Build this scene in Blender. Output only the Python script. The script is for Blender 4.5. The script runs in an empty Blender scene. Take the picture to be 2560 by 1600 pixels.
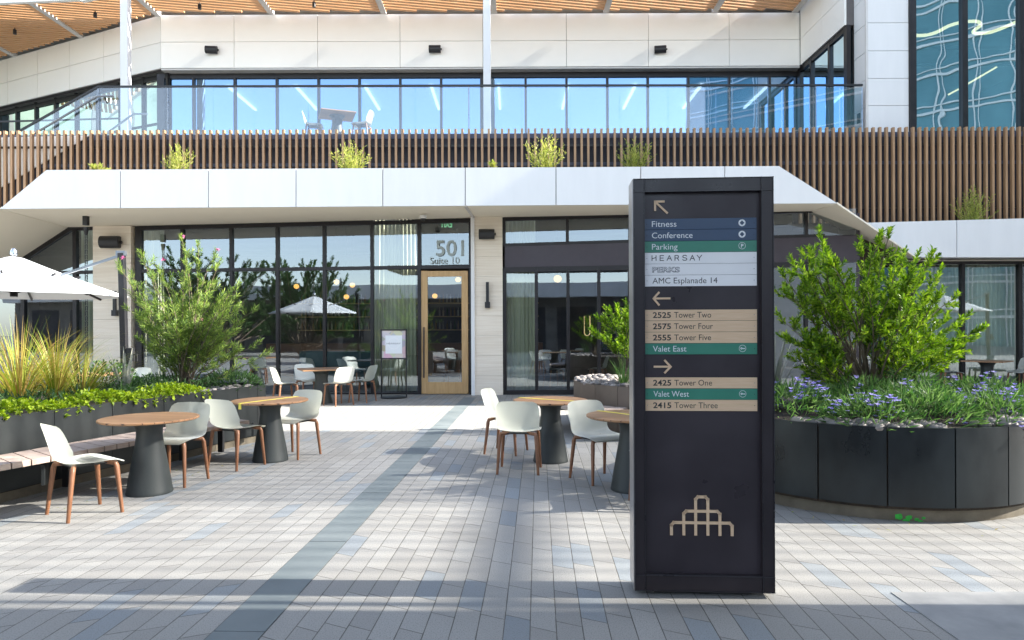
import bpy, bmesh, math, random
from mathutils import Vector, Matrix
random.seed(7)
R = math.radians
sc = bpy.context.scene
col = sc.collection

# ------------------------------------------------------------------ camera
EYE, F, CX, HY, ROLL = 1.58, 1707.0, 1280.0, 820.0, 0.004
cd = bpy.data.cameras.new('camera'); cam = bpy.data.objects.new('camera', cd); col.objects.link(cam)
cd.sensor_width = 36.0; cd.lens = 36.0*F/2560.0; cd.clip_end = 2000; cd.clip_start = .05
cd.shift_y = (HY-800)/2560.0
RT = Vector((math.cos(ROLL), 0, -math.sin(ROLL))); UP = Vector((math.sin(ROLL), 0, math.cos(ROLL))); FW = Vector((0, 1, 0))
mw = Matrix((RT, UP, -FW)).transposed().to_4x4(); mw.translation = (0, 0, EYE)
cam.matrix_world = mw
sc.camera = cam
# ------------------------------------------------------------------ light
SUN_EL, SUN_AZ = 33.0, 91.5          # azimuth clockwise from +Y: the sun stands to the right
w = bpy.data.worlds.new('World'); sc.world = w; w.use_nodes = True
wn = w.node_tree; bg = wn.nodes['Background']
sky = wn.nodes.new('ShaderNodeTexSky'); sky.sky_type = 'NISHITA'; sky.sun_disc = False
sky.sun_elevation = R(SUN_EL); sky.sun_rotation = R(SUN_AZ); sky.air_density = 1.0; sky.dust_density = .6; sky.ozone_density = 1.4
hs0 = wn.nodes.new('ShaderNodeHueSaturation'); hs0.inputs['Saturation'].default_value = .62; wn.links.new(sky.outputs[0], hs0.inputs['Color']); wn.links.new(hs0.outputs[0], bg.inputs[0]); bg.inputs[1].default_value = .14
sl = bpy.data.lights.new('sun', 'SUN'); so = bpy.data.objects.new('sun', sl); col.objects.link(so)
sl.energy = 5.0; sl.angle = R(.53); sl.color = (1, .95, .86)
sd = Vector((math.sin(R(SUN_AZ))*math.cos(R(SUN_EL)), math.cos(R(SUN_AZ))*math.cos(R(SUN_EL)), math.sin(R(SUN_EL))))
so.rotation_euler = sd.to_track_quat('Z', 'Y').to_euler()
sc.view_settings.view_transform = 'Standard'; sc.view_settings.look = 'None'
sc.view_settings.gamma = 1; sc.view_settings.use_curve_mapping = False
sc.view_settings.exposure = 2.1
sc.cycles.max_bounces = 10; sc.cycles.transparent_max_bounces = 16; sc.cycles.caustics_reflective = False
sc.cycles.caustics_refractive = False; sc.cycles.sample_clamp_indirect = 8

# ------------------------------------------------------------------ helpers
def V(*a): return Vector(a)
def ray(px, py): return FW + RT*((px-CX)/F) + UP*((HY-py)/F)
def W(px, py, Y): return V(0, 0, EYE) + ray(px, py)*Y
def G(px, py, z=0.0):
    d = ray(px, py); return V(0, 0, EYE) + d*((z-EYE)/d.z)
def lerp(a, b, t): return a+(b-a)*t

class MB:
    def __init__(s, off=(0, 0, 0)):
        s.v = []; s.f = []; s.mi = []; s.off = Vector(off); s.m = 0
    def add(s, vs, fs):
        n = len(s.v); s.v += [tuple(Vector(v)-s.off) for v in vs]
        s.f += [[i+n for i in f] for f in fs]; s.mi += [s.m]*len(fs)
        return s
    def box(s, c, d, rz=0):
        c = Vector(c); x, y, z = d[0]/2, d[1]/2, d[2]/2; ca, sa = math.cos(rz), math.sin(rz)
        vs = [c+V(a*x*ca-b*y*sa, a*x*sa+b*y*ca, e*z) for e in (-1, 1) for a, b in ((-1, -1), (1, -1), (1, 1), (-1, 1))]
        return s.add(vs, [(3, 2, 1, 0), (4, 5, 6, 7), (0, 1, 5, 4), (1, 2, 6, 5), (2, 3, 7, 6), (3, 0, 4, 7)])
    def mm(s, a, b):
        a = Vector(a); b = Vector(b); return s.box((a+b)/2, [abs(b[i]-a[i]) for i in range(3)])
    def bar(s, a, b, w, h, up=(0, 0, 1)):
        a = Vector(a); b = Vector(b); d = (b-a).normalized(); up = Vector(up)
        x = d.cross(up)
        if x.length < 1e-4: x = d.cross(V(0, 1, 0))
        x.normalize(); y = x.cross(d); x = x*w/2; y = y*h/2
        vs = [p+i*x+j*y for p in (a, b) for i, j in ((-1, -1), (1, -1), (1, 1), (-1, 1))]
        return s.add(vs, [(0, 1, 2, 3), (7, 6, 5, 4), (0, 4, 5, 1), (1, 5, 6, 2), (2, 6, 7, 3), (3, 7, 4, 0)])
    def tube(s, pts, rs, n=8):
        pts = [Vector(p) for p in pts]
        if not isinstance(rs, (list, tuple)): rs = [rs]*len(pts)
        vs = []; fs = []; px = None
        for i, p in enumerate(pts):
            d = (pts[min(i+1, len(pts)-1)]-pts[max(i-1, 0)]).normalized()
            if px is None:
                px = d.cross(V(0, 0, 1))
                if px.length < 1e-3: px = d.cross(V(0, 1, 0))
            px = (px-d*px.dot(d)).normalized(); py = d.cross(px)
            for k in range(n):
                a = 2*math.pi*k/n; vs.append(p+(px*math.cos(a)+py*math.sin(a))*rs[i])
        for i in range(len(pts)-1):
            for k in range(n):
                a = i*n+k; b = i*n+(k+1) % n; fs.append((a, b, b+n, a+n))
        fs.append(tuple(range(n-1, -1, -1))); fs.append(tuple(range((len(pts)-1)*n, len(pts)*n)))
        return s.add(vs, fs)
    def prism(s, poly, vec):
        poly = [Vector(p) for p in poly]; vec = Vector(vec); n = len(poly)
        return s.add(poly+[p+vec for p in poly], [tuple(range(n-1, -1, -1)), tuple(range(n, 2*n))]+[(i, (i+1) % n, n+(i+1) % n, n+i) for i in range(n)])
    def quad(s, *p): return s.add(p, [tuple(range(len(p)))])
    def lathe(s, prof, c=(0, 0, 0), n=32):
        c = Vector(c); vs = []; fs = []
        for r, z in prof:
            for k in range(n):
                a = 2*math.pi*k/n; vs.append(c+V(r*math.cos(a), r*math.sin(a), z))
        for i in range(len(prof)-1):
            for k in range(n):
                a = i*n+k; b = i*n+(k+1) % n; fs.append((a, b, b+n, a+n))
        fs.append(tuple(range(n-1, -1, -1))); fs.append(tuple(range((len(prof)-1)*n, len(prof)*n)))
        return s.add(vs, fs)
    def ball(s, c, r, sc3=(1, 1, 1), n=10, m=6, jit=0, rz=0):
        c = Vector(c); vs = []; fs = []; ca, sa = math.cos(rz), math.sin(rz)
        for i in range(m+1):
            t = math.pi*i/m
            for k in range(n):
                a = 2*math.pi*k/n; q = r*(1+random.uniform(-jit, jit))
                x, y, z = q*sc3[0]*math.sin(t)*math.cos(a), q*sc3[1]*math.sin(t)*math.sin(a), q*sc3[2]*math.cos(t)
                vs.append(c+V(x*ca-y*sa, x*sa+y*ca, z))
        for i in range(m):
            for k in range(n):
                a = i*n+k; b = i*n+(k+1) % n; fs.append((a, a+n, b+n, b))
        return s.add(vs, fs)
    def build(s, name, mats, parent=None, smooth=False, bevel=0, angle=40):
        me = bpy.data.meshes.new(name); me.from_pydata(s.v, [], s.f)
        mats = mats if isinstance(mats, (list, tuple)) else [mats]
        for m in mats: me.materials.append(m)
        if len(mats) > 1: me.polygons.foreach_set('material_index', s.mi)
        me.update()
        if smooth: me.shade_smooth(); me.set_sharp_from_angle(angle=R(angle))
        o = bpy.data.objects.new(name, me); col.objects.link(o)
        if parent: o.parent = parent
        if bevel:
            b = o.modifiers.new('bevel', 'BEVEL'); b.width = bevel; b.segments = 2; b.limit_method = 'ANGLE'
        return o

def tag(o, label, cat, group=None):
    o['label'] = label; o['category'] = cat
    if group: o['group'] = group
    return o
def thing(name, label, cat, loc=(0, 0, 0), rz=0, group=None):
    o = bpy.data.objects.new(name, None); col.objects.link(o); o.location = loc; o.rotation_euler = (0, 0, rz)
    o.empty_display_size = .1
    return tag(o, label, cat, group)
def kind(o, k): o['kind'] = k; return o
KIDS = {}
def copy_tree(o, parent=None):
    c = o.copy(); col.objects.link(c)
    if parent: c.parent = parent
    for ch in list(o.children): copy_tree(ch, c)
    return c
def dup(o, loc, rz, label, group=None):
    c = copy_tree(o); c.location = loc; c.rotation_euler = (0, 0, rz); c['label'] = label
    if group: c['group'] = group
    return c

# ------------------------------------------------------------------ materials
def newmat(name):
    m = bpy.data.materials.new(name); m.use_nodes = True; n = m.node_tree.nodes; n.clear()
    o = n.new('ShaderNodeOutputMaterial'); return m, m.node_tree, o
class N:
    def __init__(s, t): s.t = t
    def new(s, ty, **k):
        n = s.t.nodes.new(ty)
        for a, b in k.items(): setattr(n, a, b)
        return n
    def ln(s, a, b): s.t.links.new(a, b)
    def val(s, i, x):
        if hasattr(x, 'is_linked') or hasattr(x, 'links'): s.ln(x, i)
        else: i.default_value = x
    def math(s, op, a, b=0.0, c=None):
        n = s.new('ShaderNodeMath', operation=op); s.val(n.inputs[0], a); s.val(n.inputs[1], b)
        if c is not None: s.val(n.inputs[2], c)
        return n.outputs[0]
    def mix(s, f, a, b, bt='MIX'):
        n = s.new('ShaderNodeMix', data_type='RGBA', blend_type=bt)
        s.val(n.inputs[0], f); s.val(n.inputs[6], a); s.val(n.inputs[7], b); return n.outputs[2]
    def noise(s, scale, vec=None, det=3, rough=.5):
        n = s.new('ShaderNodeTexNoise'); n.inputs['Scale'].default_value = scale; n.inputs['Detail'].default_value = det
        n.inputs['Roughness'].default_value = rough
        if vec: s.ln(vec, n.inputs['Vector'])
        return n.outputs['Fac']
    def rng(s, x, a, b, c, d):
        n = s.new('ShaderNodeMapRange'); s.val(n.inputs[0], x)
        for i, q in enumerate((a, b, c, d)): n.inputs[i+1].default_value = q
        return n.outputs[0]
def c4(c): return (c[0], c[1], c[2], 1)
def mat(name, c, rough=.5, metal=0, var=.08, scale=3.0, bump=0.0, bscale=80.0, stretch=None, spec=.5, rvar=.08, c2=None, coat=0, isl=0):
    m, t, o = newmat(name); n = N(t)
    p = n.new('ShaderNodeBsdfPrincipled'); n.ln(p.outputs[0], o.inputs[0])
    tc = n.new('ShaderNodeTexCoord'); vec = tc.outputs['Object']
    if stretch:
        mp = n.new('ShaderNodeMapping'); mp.inputs['Scale'].default_value = stretch; n.ln(vec, mp.inputs[0]); vec = mp.outputs[0]
    f = n.noise(scale, vec, 5, .6)
    a = [x*(1-var*1.6) for x in c]; b = [min(1, x*(1+var*1.6)) for x in c]
    if c2: a, b = c, c2
    cc = n.mix(n.rng(f, .3, .7, 0, 1), c4(a), c4(b))
    if isl:
        g = n.new('ShaderNodeNewGeometry'); k_ = n.rng(g.outputs['Random Per Island'], 0, 1, 1-isl, 1); cb = n.new('ShaderNodeCombineColor')
        for q in range(3): n.ln(k_, cb.inputs[q])
        cc = n.mix(1.0, cc, cb.outputs[0], 'MULTIPLY')
    n.ln(cc, p.inputs['Base Color'])
    n.ln(n.rng(f, .3, .7, max(.02, rough-rvar), min(1, rough+rvar)), p.inputs['Roughness'])
    p.inputs['Metallic'].default_value = metal; p.inputs['Specular IOR Level'].default_value = spec
    p.inputs['Coat Weight'].default_value = coat
    if bump:
        bn = n.new('ShaderNodeBump'); bn.inputs['Strength'].default_value = bump; bn.inputs['Distance'].default_value = .01
        n.ln(n.noise(bscale, vec, 3), bn.inputs['Height']); n.ln(bn.outputs[0], p.inputs['Normal'])
    return m
def emit(name, c, s):
    m, t, o = newmat(name); n = N(t); e = n.new('ShaderNodeEmission'); e.inputs[0].default_value = c4(c); e.inputs[1].default_value = s
    n.ln(e.outputs[0], o.inputs[0]); return m
def glass(name, tint, refl, base=.3, wav=0.0, wscale=1.0, rcol=(1, 1, 1)):
    m, t, o = newmat(name); n = N(t)
    tr = n.new('ShaderNodeBsdfTransparent'); tr.inputs[0].default_value = c4(tint)
    gl = n.new('ShaderNodeBsdfGlossy'); gl.inputs['Roughness'].default_value = .004; gl.inputs[0].default_value = c4(rcol)
    lw = n.new('ShaderNodeLayerWeight'); lw.inputs[0].default_value = .25
    mx = n.new('ShaderNodeMixShader'); n.ln(n.rng(lw.outputs['Fresnel'], 0, 1, base, 1), mx.inputs[0])
    n.ln(tr.outputs[0], mx.inputs[1]); n.ln(gl.outputs[0], mx.inputs[2]); n.ln(mx.outputs[0], o.inputs[0])
    if wav:
        tc = n.new('ShaderNodeTexCoord'); b = n.new('ShaderNodeBump'); b.inputs['Strength'].default_value = 1; b.inputs['Distance'].default_value = wav
        n.ln(n.noise(wscale, tc.outputs['Object'], 1.5), b.inputs['Height']); n.ln(b.outputs[0], gl.inputs['Normal']); 
    return m
def leafmat(name, cols, trans=.45, rough=.45):
    m, t, o = newmat(name); n = N(t)
    g = n.new('ShaderNodeNewGeometry'); cr = n.new('ShaderNodeValToRGB'); n.ln(g.outputs['Random Per Island'], cr.inputs[0])
    e = cr.color_ramp.elements
    while len(e) < len(cols): e.new(.5)
    for i, c in enumerate(cols): e[i].position = i/(len(cols)-1); e[i].color = c4(c)
    p = n.new('ShaderNodeBsdfPrincipled'); p.inputs['Roughness'].default_value = rough; p.inputs['Specular IOR Level'].default_value = .35
    tl = n.new('ShaderNodeBsdfTranslucent'); mx = n.new('ShaderNodeMixShader'); mx.inputs[0].default_value = trans
    hs = n.new('ShaderNodeHueSaturation'); hs.inputs['Value'].default_value = 1.5; hs.inputs['Saturation'].default_value = 1.1; n.ln(cr.outputs[0], hs.inputs['Color'])
    n.ln(cr.outputs[0], p.inputs['Base Color']); n.ln(hs.outputs[0], tl.inputs[0])
    n.ln(p.outputs[0], mx.inputs[1]); n.ln(tl.outputs[0], mx.inputs[2]); n.ln(mx.outputs[0], o.inputs[0]); return m

M = {}
M['white'] = mat('white_metal_panel', (.76, .755, .75), .45, var=.022, scale=1.6, stretch=(1.6, 1.6, .3), isl=.035)
M['warm'] = mat('warm_white_panel', (.91, .89, .845), .55, var=.012, scale=.6, isl=.03)
M['soffit'] = mat('cream_soffit', (.92, .85, .71), .7, var=.012, scale=.5)
M['joint'] = mat('dark_joint', (.12, .11, .11), .8)
M['dark'] = mat('dark_bronze_frame', (.020, .018, .020), .38, .3, var=.15)
M['black'] = mat('black_paint', (.014, .014, .016), .42, var=.2)
M['navy'] = mat('dark_wall', (.018, .017, .026), .6, var=.2)
M['panel'] = mat('bronze_panel', (.055, .045, .055), .4, .3, var=.08)
M['stone'] = mat('travertine', (.72, .62, .50), .6, c2=(.84, .76, .65), scale=1.6, stretch=(.6, .6, 14))
M['slat'] = mat('brown_slat', (.30, .17, .088), .5, c2=(.44, .275, .155), scale=2.5, stretch=(25, 25, .8))
M['cslat'] = mat('cedar_slat', (.60, .31, .135), .5, c2=(.76, .44, .22), scale=1.2, stretch=(.7, 14, 14))
M['steel'] = mat('painted_steel', (.62, .60, .58), .45, var=.04)
M['rail'] = mat('grey_handrail', (.25, .27, .30), .3, .8)
M['shell'] = mat('sage_plastic', (.77, .78, .72), .42, var=.012, bump=.02, bscale=300)
M['leg'] = mat('walnut_leg', (.16, .066, .03), .42, c2=(.28, .125, .06), scale=3, stretch=(20, 20, 2))
M['base'] = mat('charcoal_base', (.030, .036, .036), .55, var=.08, bump=.05, bscale=120)
M['dsteel'] = mat('blackened_steel', (.013, .016, .018), .36, .4, c2=(.036, .044, .047), scale=2.2, rvar=.14, bump=.02, bscale=5, stretch=(1, 1, .5), isl=.25)
M['gsteel'] = mat('grey_steel', (.026, .030, .031), .40, .4, c2=(.05, .056, .056), scale=1.4, rvar=.1, isl=.25)
M['curb'] = mat('dirty_concrete', (.10, .085, .06), .9, c2=(.20, .17, .125), scale=4, bump=.2, bscale=60)
M['soil'] = mat('soil', (.035, .025, .017), .95, var=.4, scale=12, bump=.6, bscale=40)
M['bench'] = mat('weathered_wood', (.36, .27, .22), .65, c2=(.50, .40, .34), scale=3, stretch=(3, 3, 20))
M['cloth'] = mat('white_canvas', (.57, .59, .61), .8, var=.02, bump=.04, bscale=200)
M['signface'] = mat('sign_black', (.034, .026, .031), .40, var=.12, scale=2.5, spec=.45, rvar=.16)
M['signframe'] = mat('sign_frame_black', (.025, .019, .022), .34, var=.12, spec=.45)
M['signside'] = mat('sign_side', (.46, .44, .44), .34, .7, var=.05)
M['tan'] = mat('brushed_tan', (.70, .475, .29), .42, c2=(.80, .575, .38), scale=6, stretch=(2, 2, 60))
M['blue'] = mat('strip_blue', (.036, .07, .135), .38, var=.06)
M['green'] = mat('strip_green', (.04, .23, .155), .38, var=.05)
M['swhite'] = mat('strip_white', (.90, .885, .885), .45, var=.02)
M['txtw'] = mat('white_vinyl', (.78, .80, .82), .5, var=.01)
M['txtd'] = mat('dark_vinyl', (.035, .03, .028), .5, var=.05)
M['txtg'] = mat('grey_vinyl', (.16, .16, .18), .5, var=.05)
M['oak'] = mat('oak_door', (.48, .29, .12), .45, c2=(.60, .39, .19), scale=2.2, stretch=(12, 12, 1.2))
M['brass'] = mat('brass', (.75, .52, .25), .28, 1)
M['chrome'] = mat('chrome', (.6, .62, .65), .2, 1)
M['yellow'] = mat('yellow_tape', (.72, .62, .08), .5)
M['pebble'] = None
M['stripe'] = mat('slate_stripe', (.115, .14, .148), .6, c2=(.17, .195, .20), scale=2.2, bump=.06, bscale=90)
M['slab'] = mat('smooth_concrete', (.20, .205, .205), .9, c2=(.31, .31, .305), scale=3.5, bump=.12, bscale=150)
M['curtain'] = mat('sheer_curtain', (.52, .52, .35), .85, c2=(.66, .66, .50), scale=2.5, stretch=(9, 9, .4))
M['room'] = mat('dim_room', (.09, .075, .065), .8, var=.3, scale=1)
M['roomup'] = mat('upper_room', (.10, .13, .17), .8, var=.2, scale=.6)
M['ceil'] = mat('room_ceiling', (.45, .45, .43), .8, var=.05)
M['teal'] = mat('teal_upholstery', (.03, .085, .10), .7, var=.1)
M['grass'] = None
M['lamp'] = emit('warm_lamp', (1, .50, .12), .42)
M['led'] = emit('white_led', (1, .97, .92), .9)
M['ledw'] = emit('warm_led', (1, .72, .36), 1.1)
M['exit'] = emit('exit_green', (.25, .8, .4), .22)
M['g_low'] = glass('shop_glass', (.84, .90, .88), 0, .21, .0022, .6, (.80, .90, 1.0))
M['g_up'] = glass('upper_glass', (.42, .55, .68), 0, .55, .003, .8, (.38, .62, .95))
M['g_tow'] = glass('tower_glass', (.28, .42, .48), 0, .45, .012, .55, (.70, .90, 1.0))
M['g_rail'] = glass('rail_glass', (.88, .94, .98), 0, .07)
M['leafA'] = leafmat('bright_leaf', [(.045, .10, .012), (.11, .21, .02), (.22, .36, .035), (.42, .54, .08)], .45, .32)
M['leafB'] = leafmat('needle_leaf', [(.06, .11, .03), (.13, .21, .05), (.23, .33, .07), (.38, .46, .11)], .4)
M['leafL'] = leafmat('lime_leaf', [(.16, .26, .02), (.32, .44, .03), (.50, .58, .06)], .3)
M['leafD'] = leafmat('deep_leaf', [(.025, .06, .02), (.05, .11, .03), (.09, .17, .05)], .3)
M['leafS'] = leafmat('strap_leaf', [(.03, .085, .02), (.065, .15, .035), (.13, .24, .06), (.20, .30, .10)], .3)
M['leafY'] = leafmat('sunny_leaf', [(.20, .26, .05), (.36, .40, .09), (.52, .50, .16)], .4)
M['straw'] = leafmat('straw_blade', [(.14, .22, .03), (.30, .34, .05), (.40, .32, .09), (.34, .22, .08)], .35)
M['agave'] = leafmat('grey_blade', [(.16, .19, .16), (.32, .33, .28), (.50, .48, .42)], .2)
M['bark'] = mat('bark', (.11, .08, .055), .85, c2=(.22, .17, .12), scale=8, bump=.4, bscale=60)
M['flower'] = leafmat('blue_flower', [(.20, .17, .48), (.34, .30, .66), (.55, .52, .82)], .3)
M['pink'] = leafmat('pink_flower', [(.45, .06, .22), (.60, .20, .35)], .3)

M['bottle'] = leafmat('bottle_glass', [(.04, .09, .04), (.30, .16, .05), (.5, .48, .42), (.12, .05, .03)], .1, .15)
def pebblemat():
    m, t, o = newmat('river_pebble'); n = N(t); g = n.new('ShaderNodeNewGeometry'); cr = n.new('ShaderNodeValToRGB')
    n.ln(g.outputs['Random Per Island'], cr.inputs[0]); e = cr.color_ramp.elements
    e[0].color = (.10, .09, .09, 1); e[1].color = (.34, .30, .27, 1); x = e.new(.5); x.color = (.17, .155, .15, 1)
    p = n.new('ShaderNodeBsdfPrincipled'); p.inputs['Roughness'].default_value = .6; n.ln(cr.outputs[0], p.inputs[0]); n.ln(p.outputs[0], o.inputs[0]); return m
M['pebble'] = pebblemat()

def pavermat():
    m, t, o = newmat('skewed_pavers'); n = N(t)
    p = n.new('ShaderNodeBsdfPrincipled'); n.ln(p.outputs[0], o.inputs[0])
    tc = n.new('ShaderNodeTexCoord'); sx = n.new('ShaderNodeSeparateXYZ'); n.ln(tc.outputs['Object'], sx.inputs[0])
    X, Y = sx.outputs[0], sx.outputs[1]; k = .0387; q = 1/math.sqrt(1+k*k)
    u = n.math('MULTIPLY', n.math('SUBTRACT', X, n.math('MULTIPLY', Y, k)), q)
    v = n.math('MULTIPLY', n.math('ADD', Y, n.math('MULTIPLY', X, k)), q)
    side = n.math('SUBTRACT', n.math('MULTIPLY', n.math('GREATER_THAN', u, -1.56), 2.0), 1.0)
    Wp, Lp = .138, .432
    ur = n.math('DIVIDE', n.math('ADD', u, 1.43), Wp)
    i = n.math('FLOOR', ur)
    wn1 = n.new('ShaderNodeTexWhiteNoise', noise_dimensions='1D'); n.ln(i, wn1.inputs['W'])
    vs = n.math('ADD', v, n.math('MULTIPLY', n.math('MULTIPLY', side, .48), u))
    vr = n.math('ADD', n.math('DIVIDE', vs, Lp), wn1.outputs[0])
    j = n.math('FLOOR', vr)
    cb = n.new('ShaderNodeCombineXYZ'); n.ln(i, cb.inputs[0]); n.ln(j, cb.inputs[1])
    wn2 = n.new('ShaderNodeTexWhiteNoise', noise_dimensions='2D'); n.ln(cb.outputs[0], wn2.inputs['Vector'])
    sc2 = n.new('ShaderNodeSeparateColor'); n.ln(wn2.outputs['Color'], sc2.inputs[0])
    fu = n.math('FRACT', ur); fv = n.math('FRACT', vr)
    du = n.math('MULTIPLY', n.math('MINIMUM', fu, n.math('SUBTRACT', 1.0, fu)), Wp)
    dv = n.math('MULTIPLY', n.math('MINIMUM', fv, n.math('SUBTRACT', 1.0, fv)), Lp*.9)
    dmin = n.math('MINIMUM', du, dv)
    wob = n.math('MULTIPLY', n.math('SUBTRACT', n.noise(9.0, tc.outputs['Object'], 2), .5), .003)
    jm = n.rng(n.math('ADD', dmin, wob), .0012, .0034, 1, 0)
    warmc = n.mix(sc2.outputs[1], (.278, .272, .258, 1), (.335, .329, .311, 1))
    bluec = n.mix(sc2.outputs[1], (.215, .24, .26, 1), (.285, .312, .328, 1))
    basec = n.mix(n.math('GREATER_THAN', wn2.outputs[0], .87), warmc, bluec)
    spk = n.noise(125.0, tc.outputs['Object'], 3, .75)
    basec = n.mix(n.rng(spk, .50, .66, 0, .62), basec, (.10, .095, .095, 1))
    big = n.noise(.9, tc.outputs['Object'], 5, .6)
    basec = n.mix(n.rng(big, .35, .75, 0, .34), basec, (.22, .205, .175, 1))
    colr = n.mix(jm, basec, (.085, .078, .068, 1))
    n.ln(colr, p.inputs['Base Color']); p.inputs['Roughness'].default_value = .78; p.inputs['Specular IOR Level'].default_value = .35
    b = n.new('ShaderNodeBump'); b.inputs['Strength'].default_value = .6; b.inputs['Distance'].default_value = .004
    h = n.math('SUBTRACT', n.math('ADD', n.math('MULTIPLY', spk, .25), n.math('MULTIPLY', sc2.outputs[2], .5)), n.math('MULTIPLY', jm, 1.2))
    n.ln(h, b.inputs['Height']); n.ln(b.outputs[0], p.inputs['Normal'])
    return m
M['paver'] = pavermat()

def woodtop():
    m, t, o = newmat('slatted_teak'); n = N(t); p = n.new('ShaderNodeBsdfPrincipled'); n.ln(p.outputs[0], o.inputs[0])
    tc = n.new('ShaderNodeTexCoord'); sx = n.new('ShaderNodeSeparateXYZ'); n.ln(tc.outputs['Object'], sx.inputs[0])
    r = n.math('DIVIDE', sx.outputs[1], .062); f = n.math('FRACT', r); i = n.math('FLOOR', r)
    wn1 = n.new('ShaderNodeTexWhiteNoise', noise_dimensions='1D'); n.ln(i, wn1.inputs['W'])
    mp = n.new('ShaderNodeMapping'); mp.inputs['Scale'].default_value = (3, 40, 3); n.ln(tc.outputs['Object'], mp.inputs[0])
    g = n.noise(2.0, mp.outputs[0], 4)
    c = n.mix(n.math('ADD', n.math('MULTIPLY', wn1.outputs[0], .5), n.math('MULTIPLY', g, .5)), (.24, .12, .055, 1), (.42, .235, .12, 1))
    e = n.math('MINIMUM', f, n.math('SUBTRACT', 1.0, f))
    n.ln(n.mix(n.rng(e, .02, .06, 1, 0), c, (.05, .025, .012, 1)), p.inputs['Base Color']); p.inputs['Roughness'].default_value = .45
    return m
M['teak'] = woodtop()

def fontmesh(s, bold=False, off=None):
    cu = bpy.data.curves.new('lettering', 'FONT'); cu.body = s; cu.size = 1; cu.resolution_u = 4
    cu.offset = off if off is not None else (.022 if bold else 0)
    o = bpy.data.objects.new('lettering', cu); col.objects.link(o)
    me = bpy.data.meshes.new_from_object(o.evaluated_get(bpy.context.evaluated_depsgraph_get()))
    vs = [tuple(v.co) for v in me.vertices]; fs = [tuple(p.vertices) for p in me.polygons]
    bpy.data.objects.remove(o); bpy.data.curves.remove(cu); bpy.data.meshes.remove(me)
    return vs, fs
def text(mb, s, x, z, width, y, bold=False, capref=None, flip=False, height=None, off=None):
    """letters in the XZ plane facing -Y: left edge x, baseline z, given width (height keeps the proportion unless set)"""
    vs, fs = fontmesh(s, bold, off); x0 = min(v[0] for v in vs); x1 = max(v[0] for v in vs); k = width/(x1-x0); kz = k
    if height: kz = height/max(v[1] for v in vs)
    mb.add([(x+((x1-v[0]) if flip else (v[0]-x0))*k, y, z+v[1]*kz) for v in vs], [f[::-1] if flip else f for f in fs])

# ================================================================== SETTING: ground
g = MB(); g.quad((-150, -150, 0), (150, -150, 0), (150, 150, 0), (-150, 150, 0))
kind(g.build('ground', M['paver']), 'structure')
k = .0387
def uv(u, v): q = 1/math.sqrt(1+k*k); return V((u+k*v)*q, (v-k*u)*q, 0)
g = MB()
v0 = -4
for ln in (1.5,)*20:
    a, b = v0+.004, v0+ln-.004; v0 += ln
    if b > 16: break
    g.prism([uv(-1.70, a)+V(0, 0, .001), uv(-1.43, a)+V(0, 0, .001), uv(-1.43, b)+V(0, 0, .001), uv(-1.70, b)+V(0, 0, .001)], (0, 0, .004))
kind(g.build('paving_band', M['stripe']), 'structure')
g = MB(); g.prism([(2.24, -3, .001), (9, -3, .001), (9, 4.05, .001), (2.24, 4.05, .001)], (0, 0, .004))
kind(g.build('concrete_slab', M['slab']), 'structure')

# ================================================================== BUILDING
def SF(px): return 16.3-(px-1174)*.0006
def S(px, py): return W(px, py, SF(px))
bld = thing('restaurant_building', 'two storey white panelled building with glazed restaurant storefront and upper terrace', 'building', (0, 17, 0))
B = (0, 17, 0)
def frame_px(mb, x0, y0, x1, y1, Yf, wpx, d=.12, yoff=0):
    pass
def vbar(mb, px, ya, yb, w, d=.12, Yf=SF, back=.0):
    a = W(px, ya, Yf(px)); b = W(px, yb, Yf(px)); m_ = (a+b)/2
    mb.mm((m_.x-w/2, m_.y-d/2+back, min(a.z, b.z)), (m_.x+w/2, m_.y+d/2+back, max(a.z, b.z)))
def hbar(mb, xa, ya, xb, yb, h, d=.11, Yf=SF):
    mb.bar(W(xa, ya, Yf(xa)), W(xb, yb, Yf(xb)), d, h)
def pane(mb, pts, Yf=SF, off=.0):
    mb.quad(*[W(x, y, Yf(x))+V(0, off, 0) for x, y in pts])
# fascia band with bevelled ends (thick box), seams as real gaps
YF = 14.27
def yl(x, x0, y0, x1, y1): return y0+(y1-y0)*(x-x0)/(x1-x0)
seams = [301, 521, 740, 957, 1163, 1390, 1602, 1812]
edges = [0]+seams+[2093]
fm = MB(B)
for i in range(len(edges)-1):
    xa, xb = edges[i]+(1.0 if i else 0), edges[i+1]-(1.0 if i < len(edges)-2 else 0)
    tx = lambda x: yl(x, 116, 425, 1947, 415); bx = lambda x: yl(x, 0, 522, 2093, 508)
    if i == 0: poly = [(0, bx(0)), (xb, bx(xb)), (xb, tx(xb)), (116, tx(116))]
    elif i == len(edges)-2: poly = [(xa, bx(xa)), (2093, bx(2093)), (1947, tx(1947)), (xa, tx(xa))]
    else: poly = [(xa, bx(xa)), (xb, bx(xb)), (xb, tx(xb)), (xa, tx(xa))]
    fm.prism([W(x, y, YF) for x, y in poly], (0, .05, 0))
fo = fm.build('fascia', M['white'], bld)
fm = MB(B); fm.prism([W(x, y, YF)+V(0, .056, 0) for x, y in ((3, 519), (2086, 506), (1944, 418), (120, 427))], (0, .03, 0))
fm.build('fascia_backing', M['joint'], fo)
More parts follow.
